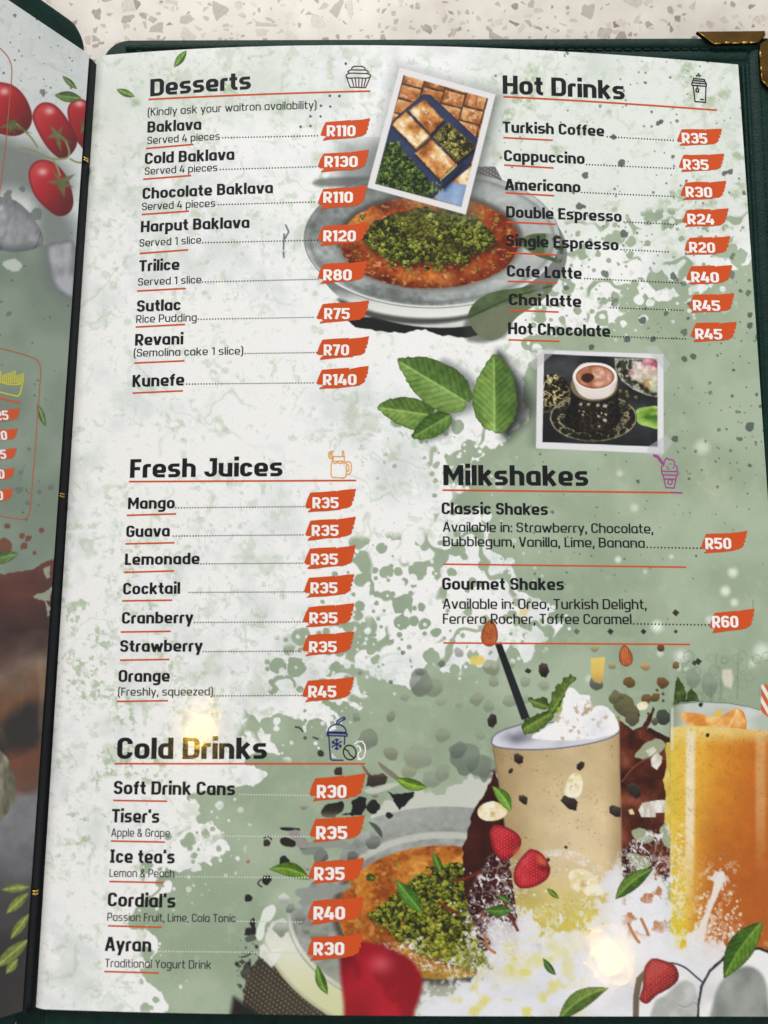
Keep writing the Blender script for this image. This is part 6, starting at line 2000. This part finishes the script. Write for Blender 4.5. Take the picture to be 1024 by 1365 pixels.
# left column
ITEMS = [
 ('Baklava', 196.5, 176.9, 268.4, 172.8, 14.9, ('Served 4 pieces', 196.5, 192.3, 293.1, 186.2, 9.9), (297, 183.7, 423, 181), ('R110', 427, 493.4, 158, 187.5, 435.6, 474, 182), (195, 198, 258, 192.5)),
 ('Cold Baklava', 193, 219, 312.5, 213, 15.2, ('Served 4 pieces', 193, 233.2, 290, 228, 9.9), (294, 226, 421, 222.3), ('R130', 424, 492, 200, 230, 432.5, 477, 223), (191, 239, 255, 234)),
 ('Chocolate Baklava', 190, 265.5, 364, 257.4, 15, ('Served 4 pieces', 189.3, 280.4, 287, 275.6, 10), (291, 272.9, 419, 269.2), ('R110', 423.6, 489.7, 246.8, 279, 431, 470.5, 270.5), (189, 286, 252, 281.5)),
 ('Harput Baklava', 187.7, 309.7, 332.7, 303.7, 15, ('Served 1 slice', 186, 329, 268.3, 324.5, 10), (270.5, 323.6, 423, 320.3), ('R120', 423.6, 489, 297, 328, 431, 474.5, 322), (186, 338, 251, 333)),
 ('Trilice', 185.5, 362, 239.3, 359.7, 15, ('Served 1 slice', 184, 380.8, 268.5, 377.5, 10), (270, 376, 424, 372.3), ('R80', 423.5, 490, 347.5, 378.5, 431, 469, 374), (183, 388, 248, 384.5)),
 ('Sutlac', 182.5, 415.8, 241, 413.5, 15.3, ('Rice Pudding', 181.6, 430.5, 262.3, 428, 10.3), (264.5, 425.7, 417.3, 423), ('R75', 422.3, 492, 400.6, 431.5, 432.2, 466.4, 425.5), (181, 436, 247, 432.5)),
 ('Revani', 180, 460.7, 244, 459, 15.5, ('(Semolina cake 1 slice)', 178.3, 475.6, 324.3, 472.6, 10.3), (327, 471.3, 422.3, 470), ('R70', 422.3, 492, 448, 479.6, 431.6, 465.4, 474), (179, 484, 246, 481)),
 ('Kunefe', 176.6, 516, 245.7, 513.8, 16, None, (249, 512, 417.3, 510.4), ('R140', 421.6, 492, 488, 519.4, 430.6, 475.4, 513.5), (177, 524, 244, 521)),
 ('Mango', 170.6, 678.6, 233, 677.6, 15.3, None, (234.5, 677, 405, 675.3), ('R35', 406.6, 474.7, 651.4, 683.6, 416.6, 451.5, 677.6), (169, 687, 235, 685)),
 ('Guava', 168.3, 716, 226.4, 715, 15.3, None, (231.3, 714.6, 404, 713), ('R35', 406.6, 474.4, 689, 720.5, 415.6, 451.5, 714.5), (167, 725, 233, 723.5)),
 ('Lemonade', 166.6, 753.2, 266.2, 752, 15.3, None, (268, 751.7, 403, 750.7), ('R35', 405.6, 474.4, 726.8, 758.7, 414.6, 450.5, 752.7), (165, 763, 232, 761)),
 ('Cocktail', 164, 792.5, 240, 791.5, 15.6, None, (252.5, 789.7, 404, 789), ('R35', 405, 472.5, 765, 797, 414, 450, 791), (163, 801, 230, 800)),
 ('Cranberry', 162.5, 831.4, 257.5, 830.6, 15.6, None, (259.5, 829.7, 404, 829), ('R35', 404, 472.5, 804, 836.5, 412.5, 450, 831), (161, 842.5, 228, 841.5)),
 ('Strawberry', 160, 869, 270, 868.5, 15.8, None, (271, 868.6, 398.5, 868), ('R35', 403, 472.5, 841.5, 875, 412, 449, 869.5), (160, 880, 226, 879)),
 ('Orange', 158, 909, 226.5, 908.6, 16, ('(Freshly, squeezed)', 157.5, 927.4, 284, 927, 10.8), (286, 927.6, 401.5, 927), ('R45', 402.5, 472, 902, 936, 411, 448.5, 929.5), (156, 935, 224, 934)),
 ('Soft Drink Cans', 151.5, 1058.5, 313.5, 1060, 17.8, None, (320, 1059, 412.5, 1060.3, 'p'), ('R30', 412.5, 487.5, 1031, 1068.5, 422.5, 462, 1063.5), (151, 1067, 223, 1068)),
 ("Tiser's", 149, 1096, 212.5, 1097, 17.8, ('Apple & Grape', 148.5, 1115, 226.5, 1115.5, 10.8), (265, 1114.3, 412.5, 1115.2, 'p'), ('R35', 412.5, 486.5, 1086, 1123, 421.5, 463, 1118.5), (148, 1121, 220, 1122.5)),
 ("Ice tea's", 146.5, 1150, 233, 1151, 18, ('Lemon & Peach', 146, 1168.8, 232.5, 1169.6, 10.8), (235, 1168.6, 414, 1170, 'p'), ('R35', 411, 485.5, 1143, 1178.5, 419, 459.5, 1173), (146, 1175, 218, 1176.5)),
 ("Cordial's", 143.5, 1208, 234, 1210, 18.5, ('Passion Fruit, Lime, Cola Tonic', 143, 1227.4, 314, 1229.2, 10.8), (317.5, 1228, 401.5, 1229, 'p'), ('R40', 410, 485, 1195, 1232.5, 418, 460, 1225.5), (144, 1234, 216, 1236)),
 ('Ayran', 140, 1267.5, 201.5, 1268.6, 18.8, ('Traditional Yogurt Drink', 140, 1289, 281.5, 1291.5, 11.2), (206, 1268, 407.5, 1270, 'p'), ('R30', 409, 484, 1244, 1281, 418, 459, 1273), (139, 1295, 212, 1297)),
]
RIGHTC = [
 ('Turkish Coffee', 670.3, 176.7, 805.7, 181.8, 14.6, (809.5, 182.3, 897.5, 187.3), ('R35', 902.3, 962.5, 170, 195.6, 909.4, 943.3, 191.5), (671, 183.5, 737, 187)),
 ('Cappuccino', 672, 214.7, 779.6, 218.8, 14.8, (782, 219.3, 898, 224.6), ('R35', 904.6, 965.5, 203.7, 230.5, 911, 945, 226.6), (672, 220, 738, 224)),
 ('Americano', 673.5, 253.2, 774, 256.6, 14.8, (775.5, 256.6, 898, 262), ('R30', 907, 968, 240, 268, 914.3, 949.7, 263.2), (674, 257, 739, 261)),
 ('Double Espresso', 674.8, 289.8, 828.9, 296, 15, (832, 295.8, 902, 299.2), ('R24', 909.4, 971, 276.7, 304, 916.8, 952.3, 299.3), (675, 296, 741, 299)),
 ('Single Espresso', 674.8, 327.8, 824.7, 334, 15, (828, 332.8, 890.7, 335.8), ('R20', 912.7, 973.2, 313.8, 341.4, 919, 953.6, 337), (676, 337, 742, 340)),
 ('Cafe Latte', 675.8, 368.6, 775.7, 372, 15.3, (779.5, 371.3, 907.8, 377.3), ('R40', 915, 976, 351.8, 380.7, 921.7, 958.7, 376.6), (677, 375, 743, 377)),
 ('Chai latte', 678.4, 406.6, 775, 409.4, 15.3, (814, 410.2, 910.4, 413.7), ('R45', 918, 978.7, 389.5, 418.7, 924, 960.3, 414.3), (678, 413.5, 745, 416)),
 ('Hot Chocolate', 677.4, 445.4, 813.7, 449.2, 15.6, (816, 448.6, 913.6, 451.8), ('R45', 920.7, 982, 427.4, 457.4, 927, 963, 452.4), (678, 453, 746, 455)),
]
for n_, (nm, x0, y0, x1, y1, cap, note, ld, tg, ul) in enumerate(ITEMS):
    text('item_name', nm, x0, y0, x1, y1, cap, INK_BLACK, 2.1)
    if note:
        low = y0 > 1000
        text('note', note[0], note[1], note[2], note[3], note[4], note[5], INK_GREY, 1.32 if low else 1.4, gap=1.2)
    leader(*ld[:4], INK_PALE if len(ld) > 4 else INK_BLACK, 2.1 if len(ld) > 4 else 1.9)
    tag(tg[0], *tg[1:], cap=14.7 if y0 < 900 else (15.4 if y0 < 1000 else 17.3), seed=n_)
    rule(*ul, 2.2)
for n_, (nm, x0, y0, x1, y1, cap, ld, tg, ul) in enumerate(RIGHTC):
    text('item_name', nm, x0, y0, x1, y1, cap, INK_BLACK, 2.1)
    leader(*ld)
    tag(tg[0], *tg[1:], cap=13.9, slope=.1, seed=40 + n_)
    rule(*ul, 2.1)
leader(793, 409, 812, 409.9, INK_PALE)
# milkshakes
text('item_name', 'Classic Shakes', 588.8, 685.4, 730.6, 686.6, 15.8, INK_BLACK, 2.05)
text('description', 'Available in: Strawberry, Chocolate,', 590.5, 708.7, 870.8, 711.2, 13, INK_BLACK, 1.5, gap=0.95)
text('description', 'Bubblegum, Vanilla, Lime, Banana', 590.5, 728, 859.8, 730.2, 13, INK_BLACK, 1.5, gap=0.95)
leader(863, 729.6, 934, 730.8, INK_BLACK, 2.2, 4.6)
tag('R50', 934.5, 996, 707.5, 738, 940.5, 975, 732, 15)
text('item_name', 'Gourmet Shakes', 589.5, 786, 752, 786.6, 16, INK_BLACK, 2.05)
text('description', 'Available in: Oreo, Turkish Delight,', 590.5, 811.5, 862, 812.2, 13.6, INK_BLACK, 1.5, gap=0.95)
text('description', 'Ferrero Rocher, Toffee Caramel', 590.5, 831.5, 842, 832, 13.6, INK_BLACK, 1.5, gap=0.95)
leader(845, 831.6, 945, 833, INK_BLACK, 2.2, 4.6)
tag('R60', 946, 1006, 811.5, 843.5, 949.5, 984.5, 836.5, 15.6)
rule(591, 752, 915, 756, 2.1, name='divider_line')
rule(591, 857, 920, 859, 2.1, name='divider_line')

# ------------------------------------------------------------------ icons (line drawings)
def arc(cx, cy, a, b, a0, a1, n=12):
    t = np.radians(np.linspace(a0, a1, n))
    return [(cx + a * math.cos(v), cy + b * math.sin(v)) for v in t]
K = lambda pts, ox, oy, sc: crop(pts, ox, oy, sc)
c1 = lambda *p: K(p, 180, 80, 3.2)
strokes('cupcake_icon', [(c1((902, 72), (918, 116), (984, 118), (1003, 74)), False), (c1((925, 80), (934, 112)), False), (c1((940, 80), (944, 113)), False), (c1((955, 80), (955, 114)), False), (c1((970, 80), (967, 114)), False), (c1((985, 80), (977, 113)), False),
                         (c1((902, 72), (900, 66), (906, 60), (914, 57), (926, 56), (990, 58), (1000, 60), (1006, 66), (1003, 74), (985, 78), (950, 76), (912, 78)), True), (c1((914, 56), (908, 50), (914, 44), (924, 42), (984, 43), (992, 46), (996, 52), (990, 58)), False), (c1((924, 42), (926, 32), (934, 27), (962, 27), (972, 28), (980, 34), (982, 43)), False)], 1.5, INK_BROWN)
c2 = lambda *p: K(p, 860, 0, 6.24)
strokes('coffee_cup_icon', [(c2((400, 714), (415, 845), (502, 852), (506, 722)), False), (c2((388, 700), (392, 688), (510, 698), (508, 718), (392, 710)), True), (c2((392, 688), (404, 652), (492, 662), (508, 698)), False), (c2((400, 668), (500, 680)), False),
                            (c2((430, 640), (430, 628), (446, 622), (446, 608)), False), (c2((448, 642), (452, 632), (466, 628)), False), (c2((434, 716), (434, 735)), False), (c2((424, 742), (434, 735), (446, 744), (444, 766), (424, 762)), True), (c2((456, 826), (490, 830)), False)], 1.7, INK_BLACK)
c3 = lambda *p: K(p, 150, 590, 3.012)
strokes('juice_jar_icon', [(c3((882, 75), (878, 90), (878, 132), (884, 140), (930, 142), (938, 136), (940, 85), (932, 74)), True), (c3((884, 72), (886, 56), (932, 56), (930, 74)), False), (c3((938, 76), (955, 78), (960, 90), (958, 118), (950, 128), (938, 128)), False), (c3((938, 88), (948, 90), (950, 112), (938, 116)), False),
                           (c3(*arc(882, 50, 15, 16, 60, 300)), False), (c3(*arc(882, 50, 8, 9, 60, 300, 8)), False), (c3((872, 40), (890, 58)), False), (c3((924, 54), (922, 36), (928, 34), (930, 54)), False), (c3((886, 80), (894, 84), (904, 79), (914, 84), (924, 80), (934, 84)), False)], 1.4, INK_AMBER)
c4 = lambda *p: K(p, 570, 600, 2.926)
strokes('milkshake_icon', [(c4((918, 96), (930, 146), (962, 148), (972, 98)), False), (c4((912, 82), (976, 84), (974, 98), (916, 96)), True), (c4((914, 80), (912, 66), (922, 56), (924, 42), (932, 30), (940, 36), (956, 38), (962, 44), (962, 56), (974, 66), (974, 82)), False), (c4((880, 18), (898, 22), (912, 40), (922, 54)), False), (c4((880, 22), (896, 28), (906, 42), (916, 56)), False),
                           (c4((922, 112), (968, 114)), False), (c4(*arc(946, 124, 9, 10, 0, 330, 10)), True), (c4((932, 62), (936, 66)), False), (c4((946, 52), (950, 56)), False), (c4((956, 66), (962, 68)), False), (c4((936, 74), (942, 70)), False)], 1.6, INK_PURPLE)
c5 = lambda *p: K(p, 420, 740, 3.41)
strokes('iced_cup_icon', [(c5((62, 812), (70, 925), (78, 932), (130, 932)), False), (c5((136, 822), (133, 862)), False), (c5((55, 808), (55, 820), (146, 822), (146, 812)), True), (c5(*arc(100, 805, 42, 36, 180, 360, 12)), False), (c5((58, 803), (144, 805)), False), (c5((96, 770), (102, 752), (132, 736), (137, 744), (112, 758), (106, 772)), False),
                          (c5((99, 832), (99, 886)), False), (c5((76, 846), (122, 872)), False), (c5((76, 872), (122, 846)), False), (c5((90, 836), (99, 844), (108, 836)), False), (c5((90, 882), (99, 874), (108, 882)), False), (c5((78, 856), (87, 853), (84, 842)), False), (c5((120, 862), (111, 865), (114, 876)), False)], 1.8, INK_NAVY)
strokes('coffee_bean_icon', [(c5(*[(158 + 34 * math.cos(a) * .8 - 10 * math.sin(a), 897 + 30 * math.sin(a) + 14 * math.cos(a)) for a in np.linspace(0, 6.283, 20)[:-1]]), True), (c5((132, 878), (150, 890), (158, 906), (178, 922)), False)], 1.8, INK_BLACK)
strokes('coffee_bean_icon', [(c5((178, 860), (194, 848), (214, 846), (226, 862), (230, 890), (222, 918), (206, 930), (192, 926)), False), (c5((186, 866), (204, 872), (208, 888), (196, 902), (196, 918), (208, 928)), False)], 1.7, INK_WHITE, label='white coffee bean line drawing')
strokes('highlight_mark', [(c5((80, 902), (82, 918), (96, 918)), False)], 1.4, INK_WHITE)

# left page print: frame, fries drawing, prices
UF = spline([(-14, 52), (0, 64.3), (10, 75), (15, 87), (15.8, 100), (13, 130), (7, 200), (0, 254), (-6, 300)], 5, False)
strokes('frame_line', [(UF, False)], 1.3, INK_RUST, LEFT, lpage)
DF = [(-60, 451), (0, 464), (34, 473)] + [tuple(p) for p in spline([(40, 475.5), (48, 479), (53, 486), (54.8, 494)], 4, False)] + [(52, 530), (47, 600), (41, 672)] + [tuple(p) for p in spline([(40, 682), (37, 689), (31, 692), (24, 691.5)], 4, False)] + [(0, 688), (-60, 676)]
strokes('frame_line', [(DF, False)], 1.3, INK_RUST, LEFT, lpage)
c6 = lambda *p: K(p, 0, 340, 3.25)
strokes('fries_icon', [(c6((-40, 580), (0, 594), (40, 604), (78, 612), (88, 600), (96, 560)), False), (c6((-20, 540), (0, 550), (30, 560), (70, 562), (98, 556)), False)] + [(c6((x, 556), (x + 2, 500 + (x * 7) % 22)), False) for x in range(-18, 100, 9)], 2.0, INK_YELLOW, LEFT, lpage)
rule(-12, 528, 27, 537, 2.4, INK_ORANGE, LEFT, lpage)
for (txt, rx, ty, by, x1, yb) in (('R25', 26.5, 544.6, 562.5, 11.7, 560), ('R20', 24, 571, 588.5, 9.8, 586.8), ('R25', 22.5, 597.5, 614.5, 8.6, 612), ('R30', 19.5, 624, 641.5, 6.2, 638.5), ('R30', 17.5, 651.5, 670, 4.2, 667)):
    tag(txt, rx - 44, rx, ty, by, x1 - 27, x1, yb, 12.5, -.05, LEFT, lpage)
